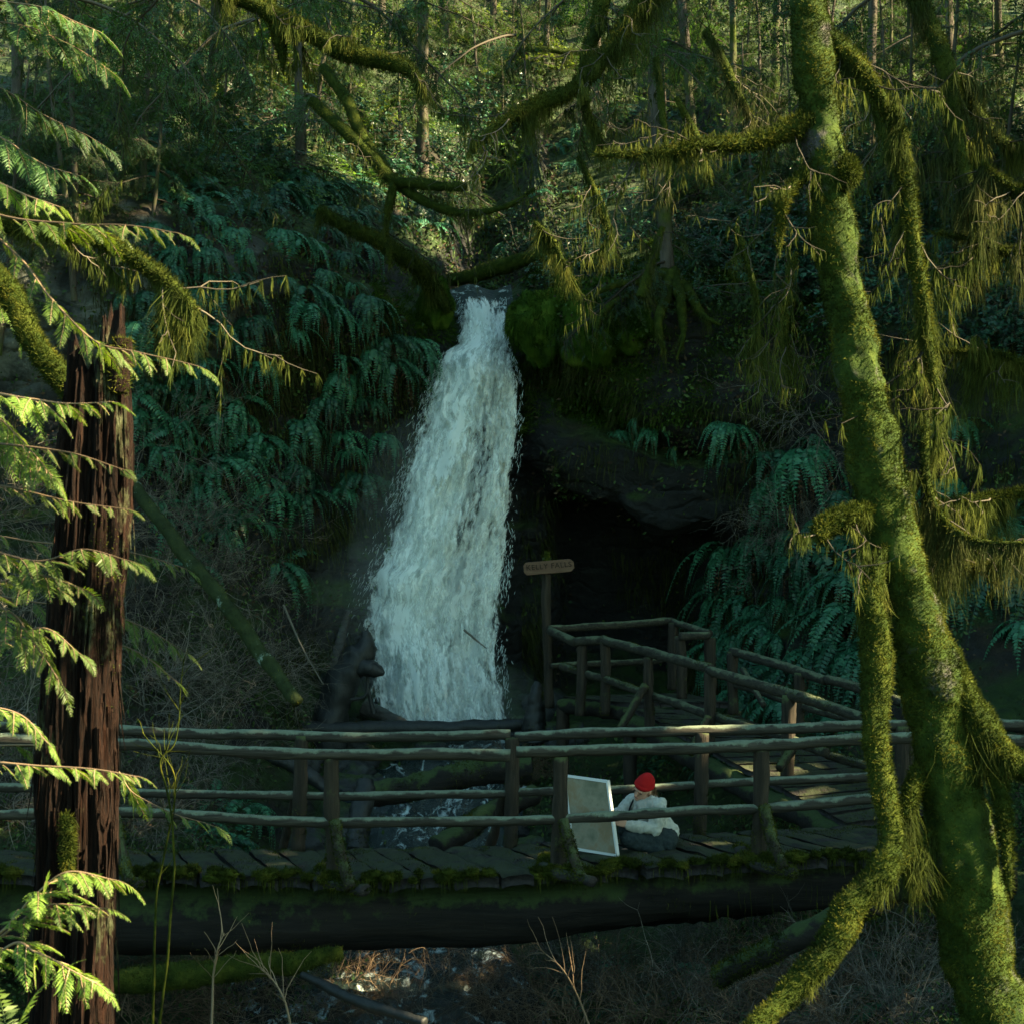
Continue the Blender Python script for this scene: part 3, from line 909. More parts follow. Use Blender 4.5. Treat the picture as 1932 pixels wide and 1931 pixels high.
for s, (x0, y0, x1, y1) in enumerate([(560, 1500, 534, 1604), (955, 1500, 925, 1600)]):
    V, F = pole([P(x0, y0, FAR_Y + .08), P((x0 + x1) / 2, (y0 + y1) / 2, FAR_Y + .25), P(x1, y1, FAR_Y + .4)], .05, 10, 70 + s, .15)
    MB().add(V, F).build('brace', M['post'], bridge)

# ------------------------------------------------------------------ ramp and lookout platform
ramp_t = thing('lookout_ramp', P(1330, 1400, 19), 'wooden ramp with pole handrails climbing from the bridge to a fenced lookout', 'ramp')
def poly_rail(name, pts, r, seed, moss=200):
    P3 = [P(*p) for p in pts]
    for k in range(len(P3) - 1):
        a, b = P3[k], P3[k + 1]
        V, F = pole([a, (a + b) / 2, b], r, 12, seed + k, .1)
        o = MB().add(V, F).build(name, M['ramp_rail'], ramp_t)
        if moss:
            mm = MB(); fuzz_on(mm, V, F, moss, .018, .006, .3, noise_mask(2.5, .0, seed + k), thr=-.1)
            if mm.V: mm.build('moss', M['fuzz'], o)
poly_rail('handrail', [(1037, 1188, 21.6), (1088, 1211, 20.9), (1138, 1207, 20.7)], .058, 80, 120)
poly_rail('handrail', [(1138, 1207, 20.7), (1340, 1264, 18.7), (1650, 1357, 16.5), (1740, 1384, 15.9)], .062, 84, 500)
poly_rail('handrail', [(1037, 1186, 21.6), (1268, 1171, 22.6), (1338, 1195, 21.5)], .052, 88, 80)
poly_rail('handrail', [(1282, 1199, 21.2), (1338, 1197, 21.3)], .05, 92, 40)
poly_rail('handrail', [(1380, 1226, 20.2), (1560, 1282, 18.6), (1710, 1324, 17.6), (1830, 1356, 16.8), (1960, 1376, 16.2)], .058, 94, 300)
poly_rail('middle_rail', [(1040, 1254, 21.6), (1250, 1244, 22.6)], .045, 98, 60)
poly_rail('middle_rail', [(1060, 1256, 21.2), (1140, 1280, 20.7), (1345, 1350, 18.8), (1560, 1420, 17.1)], .052, 101, 900)
poly_rail('middle_rail', [(1384, 1290, 20.2), (1560, 1345, 18.6), (1700, 1385, 17.6)], .045, 105, 300)
poly_rail('middle_rail', [(1440, 1330, 19.2), (1400, 1262, 20.0)], .035, 109, 0)
poly_rail('middle_rail', [(1560, 1425, 17.6), (1700, 1462, 16.8)], .05, 111, 900)
for s, (x0, y0, x1, y1, Y, r) in enumerate([(1096, 1212, 1096, 1348, 20.9, .068), (1140, 1208, 1143, 1346, 20.7, .066), (1225, 1240, 1225, 1372, 19.8, .062),
        (1338, 1200, 1340, 1330, 21.4, .075), (1283, 1200, 1287, 1318, 21.3, .07), (1268, 1176, 1268, 1300, 22.5, .07), (1382, 1228, 1382, 1345, 20.2, .07),
        (1342, 1266, 1338, 1420, 18.7, .07), (1490, 1312, 1486, 1468, 17.6, .078), (1510, 1268, 1508, 1370, 19.0, .065), (1712, 1328, 1710, 1470, 17.4, .075)]):
    post_of(x0, y0, x1, y1, Y, r, 120 + s, 'post', ramp_t, 200)
for s, (x0, y0, x1, y1, Y) in enumerate([(1218, 1290, 1168, 1378, 19.7), (1334, 1350, 1300, 1420, 18.6), (1500, 1405, 1470, 1450, 17.4), (1690, 1405, 1712, 1460, 16.9)]):
    V, F = pole([P(x0, y0, Y), P((x0 + x1) / 2, (y0 + y1) / 2, Y - .1), P(x1, y1, Y - .2)], .048, 10, 140 + s, .14)
    o = MB().add(V, F).build('brace', M['post'], ramp_t)
    mm = MB(); fuzz_on(mm, V, F, 300, .02, .006, .3, noise_mask(3, -.2, s)); mm.build('moss', M['fuzz'], o)
def slab(c4, th, mat, name, parent, seed):
    c4 = np.asarray(c4, float)
    n1, n2 = 8, 20
    g, f = np.linspace(0, 1, n1), np.linspace(0, 1, n2)
    top = (c4[0] * (1 - g)[:, None, None] + c4[1] * g[:, None, None]) * (1 - f)[None, :, None] + (c4[3] * (1 - g)[:, None, None] + c4[2] * g[:, None, None]) * f[None, :, None]
    top = np.broadcast_to(top, (n1, n2, 3)).copy()
    top[..., 2] += .012 * fbm(top * 6, 3, seed)
    bot = top.copy(); bot[..., 2] -= th
    i = np.arange(n1 * n2).reshape(n1, n2); o = n1 * n2
    q = lambda a: np.stack([a[:-1, :-1], a[:-1, 1:], a[1:, 1:], a[1:, :-1]], -1).reshape(-1, 4)
    rim = np.concatenate([i[:, 0], i[-1, 1:], i[::-1, -1][1:], i[0, ::-1][1:-1]]); rn = np.roll(rim, -1)
    V = np.concatenate([top.reshape(-1, 3), bot.reshape(-1, 3)])
    return MB().add(V, np.concatenate([q(i), q(i)[:, ::-1] + o, np.stack([rn, rim, rim + o, rn + o], -1)])).build(name, mat, parent), V, q(i)
# ramp planks
ra, rb = P(1185, 1330, 20.6), P(1600, 1552, 16.2)
rc, rd = P(1385, 1345, 20.2), P(1800, 1520, 16.4)
for k in range(16):
    f0, f1 = k / 16 + .004, (k + 1) / 16 - .004
    c4 = [ra * (1 - f0) + rb * f0, ra * (1 - f1) + rb * f1, rc * (1 - f1) + rd * f1, rc * (1 - f0) + rd * f0]
    ob, V, Fq = slab(c4, .06, M['plank'], 'plank', ramp_t, 200 + k)
    mm = MB(); fuzz_on(mm, V, Fq, 500, .025, .008, .3, lambda c: np.clip((fbm(c * 2.2, 3, 41) + .1) * 3, 0, 1) + 1e-5)
    mm.build('moss', M['fuzz'], ob)
for (a, b) in ((ra, rb), (rc, rd)):
    V, F = pole([a + [0, 0, -.2], (a + b) / 2 + [0, 0, -.2], b + [0, 0, -.2]], .13, 12, 222, .1)
    MB().add(V, F).build('beam', M['log'], ramp_t)
pa, pb, pc, pd = P(1062, 1334, 21.7), P(1190, 1335, 20.5), P(1385, 1336, 20.5), P(1285, 1305, 22.4)
pa[2] = pb[2] = pc[2] = pd[2] = P(1140, 1322, 20.7)[2]
for k in range(7):
    f0, f1 = k / 7 + .006, (k + 1) / 7 - .006
    slab([pa * (1 - f0) + pd * f0, pb * (1 - f0) + pc * f0, pb * (1 - f1) + pc * f1, pa * (1 - f1) + pd * f1], .07, M['plank'], 'plank', ramp_t, 230 + k)
V, F = pole([pa + [-.05, 0, -.15], (pa + pb) / 2 + [0, 0, -.15], pb + [.1, 0, -.15]], .1, 12, 240, .12)
o = MB().add(V, F).build('beam', M['log'], ramp_t)
for pp in (pa, pb, pc, pd):
    V, F = pole([pp + [0, 0, -.1], pp + [0, 0, -.6], pp + [0, 0, -1.3]], .09, 10, 250, .1)
    MB().add(V, F).build('footing', M['post'], ramp_t)

# ------------------------------------------------------------------ sign
SY = 21.75
sgn = thing('signpost', P(1035, 1330, SY), 'brown routed wooden name sign on a tall post beside the falls', 'sign')
post_of(1030, 1052, 1037, 1335, SY, .062, 300, 'post', sgn, 120)
m, nt, out = newmat('sign_wood')
gr = noise_n(nt, 3, 6, .7, objco(nt, (1.2, 8, 12)))
surf(nt, out, ramp(nt, gr, [(.3, (.075, .040, .026)), (.7, (.14, .085, .055))]), .8, .2, bump(nt, gr, .4, .01))
M['sign'] = m
a, b = P(988, 1073, SY - .1), P(1083, 1065, SY - .1)
ux = nrm(b - a); uz = np.array([-ux[2], 0, ux[0]])
hw, hh, th = np.linalg.norm(b - a) / 2, .088, .025
out_ = [(-hw, -hh * .55), (-hw + .035, -hh), (hw - .05, -hh), (hw, -hh * .5), (hw, hh * .5), (hw - .05, hh), (-hw + .035, hh), (-hw, hh * .55)]
ctr = (a + b) / 2
front = [ctr + ux * x + uz * z + np.array([0, -th, 0]) for x, z in out_]
back = [ctr + ux * x + uz * z + np.array([0, th, 0]) for x, z in out_]
me = bpy.data.meshes.new('board')
me.from_pydata([tuple(v) for v in front + back], [], [tuple(range(8)), tuple(range(15, 7, -1))] + [((i + 1) % 8, i, i + 8, (i + 1) % 8 + 8) for i in range(8)])
me.materials.append(M['sign'])
board = link('board', me, sgn)
bv = board.modifiers.new('b', 'BEVEL'); bv.width = .008; bv.segments = 2
m, nt, out = newmat('sign_letters'); surf(nt, out, (.02, .016, .012), .8, .1)
cu = bpy.data.curves.new('lettering', 'FONT')
cu.body = 'KELLY FALLS'; cu.size = .10; cu.align_x = 'CENTER'; cu.align_y = 'CENTER'; cu.extrude = .003; cu.space_character = 1.12
cu.materials.append(m)
tmp = bpy.data.objects.new('lettering_outline', cu); COL.objects.link(tmp)
lm = bpy.data.meshes.new_from_object(tmp.evaluated_get(bpy.context.evaluated_depsgraph_get()))
bpy.data.objects.remove(tmp)
tx = bpy.data.objects.new('lettering', lm); COL.objects.link(tx)
tx.parent = board
tx.matrix_parent_inverse = Matrix.Translation((0, 0, 0))
tx.rotation_euler = (math.pi / 2, -math.atan2(ux[2], ux[0]), 0)
tx.location = tuple(ctr + np.array([0, -th - .004, 0]) + uz * .012)
c = P(1031, 1052, SY)
V, F = pole([c + [0, 0, -.10], c + [0, 0, .0], c + [.0, 0, .09]], .062, 12, 303, .35, .55)
mm = MB().add(V, F); fuzz_on(mm, V, F, 700, .025, .008, .3)
mm.build('moss_cap', M['fuzz'], sgn)

# ------------------------------------------------------------------ canvas held upright on the deck
CVY = 14.55
cv = thing('painting_canvas', P(1168, 1615, CVY), 'large stretched canvas with a white edge held upright on the bridge deck', 'canvas')
BR, TR, BL, TL = P(1167, 1615, 14.45), P(1148, 1471, 14.55), P(1083, 1602, 14.72), P(1066, 1460, 14.82)
m, nt, out = newmat('canvas_face')
surf(nt, out, ramp(nt, noise_n(nt, 3.2, 5, .65, objco(nt)), [(.35, (.15, .15, .105)), (.5, (.27, .24, .175)), (.6, (.25, .18, .11)), (.72, (.17, .20, .14))]), .8, .2, bump(nt, noise_n(nt, 160, 2, .5, objco(nt)), .15, .002))
M['canvas'] = m
m, nt, out = newmat('white_edge'); surf(nt, out, (.66, .66, .66), .7, .2); M['white_edge'] = m
nn_ = nrm(np.cross(BR - BL, TL - BL)); 
if nn_[1] > 0: nn_ = -nn_
def box8(corners, n, t):
    cs = np.asarray(corners, float)
    V = np.concatenate([cs + n * t / 2, cs - n * t / 2])
    F = np.array([[0, 1, 2, 3], [7, 6, 5, 4], [0, 4, 5, 1], [1, 5, 6, 2], [2, 6, 7, 3], [3, 7, 4, 0]])
    return V, F
def inset(c, e):
    c = np.asarray(c); ce = c.mean(0)
    return c + nrm(ce - c) * e
quad = np.array([BL, BR, TR, TL])
V, F = box8(inset(quad, .03) + nn_ * .010, nn_, .012)
MB().add(V, F).build('cloth_face', M['canvas'], cv, False)
e = .012
for k in range(4):
    a, b = quad[k], quad[(k + 1) % 4]
    ia, ib = inset(quad, e * 2.2)[k], inset(quad, e * 2.2)[(k + 1) % 4]
    V, F = box8([a, b, ib, ia], nn_, .045)
    MB().add(V, F).build('stretcher_edge', M['white_edge'], cv, False)
mid = (BL + TL) / 2, (BR + TR) / 2
V, F = box8([mid[0] * .99 + BL * .01, mid[1] * .99 + BR * .01, mid[1] * .95 + TR * .05, mid[0] * .95 + TL * .05], nn_, .02)
V = V - nn_ * .02
m, nt, out = newmat('pale_wood'); surf(nt, out, (.42, .30, .15), .6, .3); M['pale_wood'] = m
MB().add(V, F).build('cross_bar', M['pale_wood'], cv, False)

# ------------------------------------------------------------------ person crouching on the deck
def capsule(a, b, ra, rb, flat=None):
    """tapered limb with round ends"""
    a, b = np.asarray(a, float), np.asarray(b, float)
    d = nrm(b - a)
    f = np.linspace(0, 1, 8)
    pts = [a - d * ra * .95, a - d * ra * .75, a - d * ra * .4]
    rr = [ra * .25, ra * .66, ra * .92]
    for x in f: pts.append(a * (1 - x) + b * x); rr.append(ra * (1 - x) + rb * x)
    pts += [b + d * rb * .4, b + d * rb * .75, b + d * rb * .95]; rr += [rb * .92, rb * .66, rb * .25]
    V, F = tubes(np.array(pts), np.array(rr), 14, True)
    return V, F

def ball(c, r3, R=None, seed=None, amp=0.):
    th = np.linspace(0.02, math.pi - .02, 16); ph = np.linspace(0, 2 * math.pi, 22, endpoint=False)
    S = np.stack([np.sin(th)[:, None] * np.cos(ph), np.sin(th)[:, None] * np.sin(ph), np.cos(th)[:, None] * np.ones(22)], -1)
    S = S * np.asarray(r3)
    if R is not None: S = S @ np.array(R).T
    ix = np.arange(16 * 22).reshape(16, 22); jx = np.roll(ix, -1, 1)
    F = np.stack([ix[:-1], ix[1:], jx[1:], jx[:-1]], -1).reshape(-1, 4)
    caps = None
    return (S + np.asarray(c)).reshape(-1, 3), F

def fused(name, pieces, mat, parent, vox, smooth=3, disp=None):
    mb = MB()
    for V, F in pieces: mb.add(V, F)
    o = mb.build(name, mat, parent)
    # close the tiny polar holes so the volume is solid
    import bmesh
    bm = bmesh.new(); bm.from_mesh(o.data)
    bmesh.ops.holes_fill(bm, edges=[e_ for e_ in bm.edges if e_.is_boundary], sides=0)
    bmesh.ops.recalc_face_normals(bm, faces=bm.faces)
    bm.to_mesh(o.data); bm.free()
    r = o.modifiers.new('r', 'REMESH'); r.mode = 'VOXEL'; r.voxel_size = vox; r.use_smooth_shade = True
    if smooth:
        s = o.modifiers.new('s', 'SMOOTH'); s.iterations = smooth; s.factor = .5
    return o

def J(x, y, Y): return P(x, y, Y)
PY = 14.85
pelvis = J(1248, 1577, PY + .05)
waist, chest = J(1238, 1553, PY + .05), J(1222, 1523, PY + .02)
neck, head = J(1217, 1502, PY + .0), J(1214, 1485, PY - .02)
shN, elN, wrN, haN = J(1244, 1519, PY - .14), J(1236, 1563, PY - .20), J(1183, 1555, PY - .22), J(1166, 1549, PY - .25)
shF, elF, wrF, haF = J(1194, 1512, PY + .16), J(1172, 1536, PY + .12), J(1158, 1534, PY - .02), J(1152, 1533, PY - .10)
hipN, knN, anN = J(1254, 1585, PY - .10), J(1186, 1583, PY - .22), J(1243, 1603, PY - .18)
hipF, knF, anF = J(1250, 1582, PY + .14), J(1180, 1566, PY + .12), J(1190, 1602, PY + .06)

m, nt, out = newmat('skin'); surf(nt, out, (.48, .27, .19), .5, .35); M['skin'] = m
m, nt, out = newmat('sweater_knit')
wv = N(nt, 'ShaderNodeTexWave', i_Scale=42., i_Distortion=1.5); nt.links.new(objco(nt), wv.inputs[0])
surf(nt, out, ramp(nt, noise_n(nt, 30, 3, .6, objco(nt)), [(.3, (.40, .40, .36)), (.7, (.54, .54, .48))]), .95, .1, bump(nt, wv.outputs[0], .35, .006)); M['sweater'] = m
m, nt, out = newmat('trouser_cloth'); surf(nt, out, ramp(nt, noise_n(nt, 60, 3, .6, objco(nt)), [(.3, (.018, .027, .03)), (.7, (.034, .048, .05))]), .9, .15); M['trousers'] = m
m, nt, out = newmat('red_knit')
wv = N(nt, 'ShaderNodeTexWave', i_Scale=60., i_Distortion=1.); nt.links.new(objco(nt), wv.inputs[0])
surf(nt, out, (.38, .010, .012), .9, .15, bump(nt, wv.outputs[0], .5, .006)); M['red_knit'] = m
m, nt, out = newmat('hair'); surf(nt, out, (.16, .09, .045), .6, .3); M['hair'] = m
m, nt, out = newmat('shoe_leather'); surf(nt, out, (.015, .014, .014), .6, .3); M['shoe'] = m
m, nt, out = newmat('dark_eye'); surf(nt, out, (.01, .008, .006), .3, .5); M['eye'] = m

person = thing('person', (pelvis[0], pelvis[1], deck_pt(1220, .4)[2]), 'person in a red knit hat and pale sweater crouching on the bridge deck', 'person')
# head frame: looks to the left of the picture, down and a little towards the camera
fw = nrm(np.array([-.66, -.62, -.42])); upd = nrm(np.array([.42, -.22, .88])); upd = nrm(upd - fw * upd.dot(fw)); rt = np.cross(fw, upd)
HR = np.stack([rt, fw, upd], 1)                        # local x right, y forward, z up
hd = lambda x, y, z: head + HR @ np.array([x, y, z])
pieces = [ball(head, (.072, .092, .108), HR), ball(hd(0, .045, -.055), (.052, .048, .058), HR),          # skull, jaw
          capsule(hd(0, .088, .012), hd(0, .112, -.022), .009, .014),                                     # nose
          ball(hd(0, .092, -.055), (.024, .010, .008), HR), ball(hd(0, .085, -.088), (.022, .018, .016), HR),   # mouth, chin
          ball(hd(.075, -.005, -.01), (.012, .022, .032), HR), ball(hd(-.075, -.005, -.01), (.012, .022, .032), HR),
          ball(hd(0, .086, .022), (.05, .012, .010), HR),
          capsule(neck + [0, 0, -.05], head + [0, 0, -.02], .052, .05),
          capsule(chest, waist, .105, .10), capsule(waist, pelvis, .10, .12),
          capsule(shN, elN, .043, .036), capsule(elN, wrN, .036, .025), capsule(shF, elF, .043, .036), capsule(elF, wrF, .036, .025),
          capsule(hipN, knN, .075, .052), capsule(knN, anN, .052, .035), capsule(hipF, knF, .075, .052), capsule(knF, anF, .052, .035),
          capsule(shN, shF, .05, .05), capsule(anN, anN + [-.12, -.02, -.02], .034, .03), capsule(anF, anF + [-.13, -.05, -.03], .034, .03)]
def hand(w, h, side, curl):
    """palm, four bent fingers of unequal length and a thumb closing on the canvas edge"""
    d = nrm(h - w)
    up = nrm(np.array([0, 0, 1.]) - d * d[2]); s = np.cross(d, up)
    out = []
    pc = w + d * .05
    for k in range(4):
        o = (k - 1.5) * .019
        out.append(capsule(w + up * o * .6, w + d * .085 + up * o, .013, .0105))
        a = w + d * .085 + up * o
        l = (.034, .040, .037, .028)[3 - k]
        b = a + (d * .9 + s * curl * .45) * l
        c2 = b + (d * .45 + s * curl * .95) * l * .75
        e2 = c2 + (d * -.1 + s * curl) * l * .6
        out += [capsule(a, b, .0095, .009), capsule(b, c2, .009, .0082), capsule(c2, e2, .0082, .007)]
    t0 = w + d * .03 + up * .03
    t1 = t0 + (up * .6 + d * .7 + s * curl * .3) * .035
    t2 = t1 + (up * .1 + d * .8 + s * curl * .7) * .032
    out += [capsule(t0, t1, .0125, .010), capsule(t1, t2, .010, .008)]
    return out
pieces += hand(wrN, haN, 1, 1) + hand(wrF, haF, -1, 1)
body = fused('body', pieces, M['skin'], person, .0065, 2)
for x in (-.031, .031):
    V, F = ball(hd(x, .084, .004), (.013, .006, .007), HR); MB().add(V, F).build('eye', M['eye'], person)
V, F = ball(hd(0, .100, -.056), (.024, .005, .006), HR)
m, nt, out = newmat('lips'); surf(nt, out, (.35, .13, .11), .5, .3)
MB().add(V, F).build('lips', m, person)
# sweater
hem = [capsule(waist + [0.02, 0, -.02], pelvis + [.06, .02, .03], .122, .105)]
sw = [capsule(chest + [0, 0, .0], waist, .130, .128), capsule(shN, shF, .070, .070), capsule(chest, (shN + shF) / 2, .12, .09)] + hem + [
      capsule(shN, elN, .068, .058), capsule(elN, wrN + (elN - wrN) * .14, .058, .042), capsule(wrN + (elN - wrN) * .2, wrN + (elN - wrN) * .10, .047, .043),
      capsule(shF, elF, .075, .064), capsule(elF, wrF + (elF - wrF) * .15, .064, .045),
      capsule(neck + [.01, 0, -.085], neck + [0, .0, -.05], .075, .058)]
so_ = fused('sweater', sw, M['sweater'], person, .010, 2)
tx_ = bpy.data.textures.new('folds', 'CLOUDS'); tx_.noise_scale = .05
dm = so_.modifiers.new('d', 'DISPLACE'); dm.texture = tx_; dm.texture_coords = 'GLOBAL'; dm.strength = .045; dm.mid_level = .35
tr_ = [capsule(pelvis + [.0, 0, -.02], pelvis + [.02, 0, 0], .142, .14), capsule(hipN, knN, .118, .078), capsule(knN, anN, .076, .058), capsule(hipF, knF, .112, .076), capsule(knF, anF, .074, .055)]
to_ = fused('trousers', tr_, M['trousers'], person, .010, 2)
dm = to_.modifiers.new('d', 'DISPLACE'); dm.texture = tx_; dm.texture_coords = 'GLOBAL'; dm.strength = .03; dm.mid_level = .5
for an, dr in ((anN, np.array([-.17, -.03, -.02])), (anF, np.array([-.19, -.07, -.02]))):
    fused('shoe', [capsule(an + [.02, 0, -.03], an + dr * .6 + [0, 0, -.035], .046, .044), capsule(an + dr * .5 + [0, 0, -.035], an + dr + [0, 0, -.045], .044, .034)], M['shoe'], person, .008, 2)
# knitted hat: a cap over the skull with a folded brim
fused('hat', [ball(hd(0, -.016, .056), (.083, .101, .082), HR), ball(hd(0, -.022, .088), (.064, .078, .066), HR)] +
      [ball(hd(.079 * math.cos(t), -.012 + .097 * math.sin(t), .040 + .018 * math.sin(t)), (.014, .014, .022), HR) for t in np.linspace(0, 2 * math.pi, 30, endpoint=False)], M['red_knit'], person, .007, 2)
mm = MB()
hb = np.array([hd(x, y, -.02 + RNG.uniform(-.02, .03)) for x, y in zip(RNG.uniform(-.085, .085, 420), RNG.uniform(-.1, .03, 420)) if abs(x) > .062 or y < -.07])
mm.add(*ribbons(hb, np.tile([.12, .0, -1.], (len(hb), 1)) + RNG.normal(0, .2, (len(hb), 3)), RNG.uniform(.06, .16, len(hb)), .007, 4, .05, .12))
mm.build('hair', M['hair'], person)
# strap across the far shoulder
V, F = tubes(catmull([shF + [.02, -.09, .075], (shF + elF) / 2 + [.02, -.10, .02], elF + [.06, -.06, -.03]], 14), .008, 6, True)
m, nt, out = newmat('dark_strap'); surf(nt, out, (.02, .02, .022), .7, .2)
MB().add(V, F).build('bag_strap', m, person)

# ------------------------------------------------------------------ mossy limbs
def path_of(pts, n):
    a = np.array([list(P(p[0], p[1], p[2])) + [p[3]] for p in pts])
    c = catmull(a, n)
    return c[:, :3], np.maximum(c[:, 3], .004)

def limb_geo(pts, seed, sides=12, rough=.16, wig=.03, n=None):
    c, r = path_of(pts, n or 90)
    c = c + wig * np.stack([vnoise(c * 2.3 + k * 7 + seed, seed + k) for k in range(3)], -1)
    V, F = tubes(c, r, sides, True)
    cc = np.repeat(np.concatenate([c[:1], c, c[-1:]]), sides, 0)
    V = V + nrm(V - cc) * (np.repeat(np.concatenate([r[:1], r, r[-1:]]), sides) * rough * (1.2 * fbm(V * 6, 3, seed) + .5 * vnoise(V * 25, seed)))[:, None]
    return c, r, V, F

def drape_on(mb, c, r, n, L, W=.006, seed=0, rng=RNG, dens=None, mi=0, clumps=1.0):
    """strands of moss hanging from a limb in clumps of different length"""
    n = int(n * 1.35)
    t = rng.random(n)
    m = len(c)
    k = np.minimum((t * (m - 1)).astype(int), m - 2); f = (t * (m - 1) - k)[:, None]
    p = c[k] * (1 - f) + c[k + 1] * f
    rr = r[k]
    s = np.concatenate([[0], np.cumsum(np.linalg.norm(np.diff(c, axis=0), axis=1))])[k]
    env = np.clip(.32 + 1.1 * fbm(np.stack([s * 3.4, 0 * s + seed, 0 * s], -1), 3, seed), .04, 1.5) ** 1.5 * clumps
    a = rng.uniform(-2.4, 2.4, n)
    T = nrm(np.gradient(c, axis=0))[k]
    sd = nrm(np.cross(T, np.array([0, 0, 1.])) + 1e-5)
    dn = nrm(np.cross(T, sd)); dn = np.where(dn[:, 2:3] > 0, -dn, dn)
    p = p + rr[:, None] * (np.cos(a)[:, None] * dn + np.sin(a)[:, None] * sd)
    ln = L * env * rng.uniform(.25, 1.15, n)
    dxy = [.55 * fbm(np.stack([s * 7., 0 * s + q_, 0 * s + seed], -1), 2, seed + q_) + rng.normal(0, .16, n) for q_ in (1, 2)]
    V, F = ribbons(p, np.stack([dxy[0], dxy[1], -np.ones(n)], -1), ln, W * rng.uniform(.4, 1.3, n), 5, .22, .22, rng)
    mb.add(V, F, mi)

def side_twigs(mb, c, r, n, L, seed, rng=RNG, down=.4, mi=0, lo=.1):
    S, D, i, t = kids(c[None], n, lo, 1., 1.3, rng)
    D[:, 2] -= down
    ln = L * rng.uniform(.4, 1.2, n)
    p1 = grow(S, D, ln, 7, .22, .03, rng)
    mb.add(*tubes(p1, np.linspace(.006, .002, 7)[None], 3), mi)
    S, D, i, t = kids(p1, 3, .25, 1., 1.0, rng)
    p2 = grow(S, D, np.repeat(ln, 3) * rng.uniform(.3, .6, len(S)), 5, .22, .04, rng)
    mb.add(*tubes(p2, np.linspace(.004, .0012, 5)[None], 3), mi)
    return p1, p2

def mossy_limb(name, pts, seed, parent=None, drape=.25, nd=1600, nf=1500, label=None, cat=None, group=None, mat='moss', dmat='drape', fl=.03, twigs=0, tl=.5, wig=.03, W=.007, sides=12, rough=.16, clumps=1.):
    c, r, V, F = limb_geo(pts, seed, sides, rough, wig)
    o = MB().add(V, F).build(name, M[mat], parent)
    if label: tag(o, label, cat, group)
    mm = MB()
    if nf: fuzz_on(mm, V, F, nf, fl, .006, .25)
    if mm.V: mm.build('moss', M['fuzz'], o)
    if nd:
        mm = MB(); drape_on(mm, c, r, int(nd * .8), drape * .8, W * .58, seed, clumps=clumps)
        if twigs:
            pass
        mm.build('hanging_moss', M[dmat], o)
    if twigs:
        mm = MB()
        p1, p2 = side_twigs(mm, c, r, twigs, tl, seed)
        for q in (p1, p2):
            k = RNG.integers(0, len(q), int(nd * .3) + 80); f = RNG.integers(0, q.shape[1], len(k))
            b = q[k, f]
            mm.add(*ribbons(b, np.tile([0, 0, -1.], (len(b), 1)) + RNG.normal(0, .18, (len(b), 3)), drape * .4 * RNG.uniform(.1, 1.2, len(b)) ** 1.5, W, 3, .3, .12), 1)
        mm.build('twigs', [M['twig_dark'], M[dmat]], o)
    return o

# the big leaning maple on the right
maple = thing('mossy_maple', P(1900, 2050, 8.0), 'tall leaning maple trunk thickly coated in green moss at the right of the bridge', 'tree')
TP = [(1512, -120, 8.6, .115), (1522, 0, 8.55, .112), (1535, 130, 8.5, .115), (1550, 260, 8.45, .125), (1568, 400, 8.4, .128), (1592, 560, 8.35, .125), (1622, 700, 8.3, .128), (1652, 850, 8.25, .142),
      (1682, 1000, 8.2, .138), (1718, 1130, 8.15, .148), (1752, 1270, 8.1, .165), (1788, 1430, 8.05, .165), (1818, 1600, 8.0, .170), (1852, 1780, 7.95, .180), (1890, 1960, 7.9, .195), (1930, 2150, 7.85, .22), (1950, 2330, 7.8, .26)]
TP = [(a, b, d_, r_ * .88) for a, b, d_, r_ in TP]
c, r, V, F = limb_geo(TP, 5, 40, .10, .02, 260)
cc = np.repeat(np.concatenate([c[:1], c, c[-1:]]), 40, 0)
V = V + nrm(V - cc) * (.022 * fbm(V * 3.2, 3, 61) + .012 * fbm(V * 14, 2, 62))[:, None]
m, nt, out = newmat('maple_bark')
v = objco(nt)
bark = ramp(nt, noise_n(nt, 18, 5, .7, objco(nt, (1, 1, .35))), [(.3, (.02, .018, .017)), (.6, (.09, .08, .08)), (.8, (.22, .20, .21))])
mo = ramp(nt, noise_n(nt, 9, 6, .7, v), [(.3, (.008, .02, .003)), (.55, (.03, .052, .006)), (.8, (.08, .10, .014))])
mk = mth(nt, 'MULTIPLY', mth(nt, 'SUBTRACT', noise_n(nt, 3.5, 5, .65, v), .32), 9, True)
surf(nt, out, mixc(nt, mk, bark, mo), .9, .15, bump(nt, noise_n(nt, 40, 5, .7, v), .9, .02))
M['maple'] = m
trunk = MB().add(V, F).build('trunk', M['maple'], maple)
mm = MB()
fuzz_on(mm, V, F, 80000, .018, .0048, .15, lambda q: np.clip((fbm(q * 3.3, 3, 64) + .45) * 2.2, .03, 1), grav=.15, segs=1)
fuzz_on(mm, V, F, 5000, .035, .005, -.1, lambda q: np.clip((fbm(q * 5, 3, 66) - .1) * 3, 0, 1), grav=.5, segs=2)
mm.build('moss', M['fuzz'], trunk)
B = lambda pts, seed, **k: mossy_limb('branch', pts, seed, maple, **k)
B([(1545, 230, 8.45, .065), (1490, 243, 8.4, .05), (1420, 262, 8.35, .042), (1330, 270, 8.3, .034), (1230, 291, 8.25, .022), (1125, 294, 8.2, .012)], 71, drape=.16, nd=3200, nf=5000, twigs=10, tl=.45)
B([(1560, 300, 8.45, .05), (1500, 350, 8.35, .032), (1470, 395, 8.3, .028), (1466, 440, 8.3, .018), (1462, 480, 8.28, .01)], 72, drape=.16, nd=1300, nf=2200, twigs=6, tl=.4)
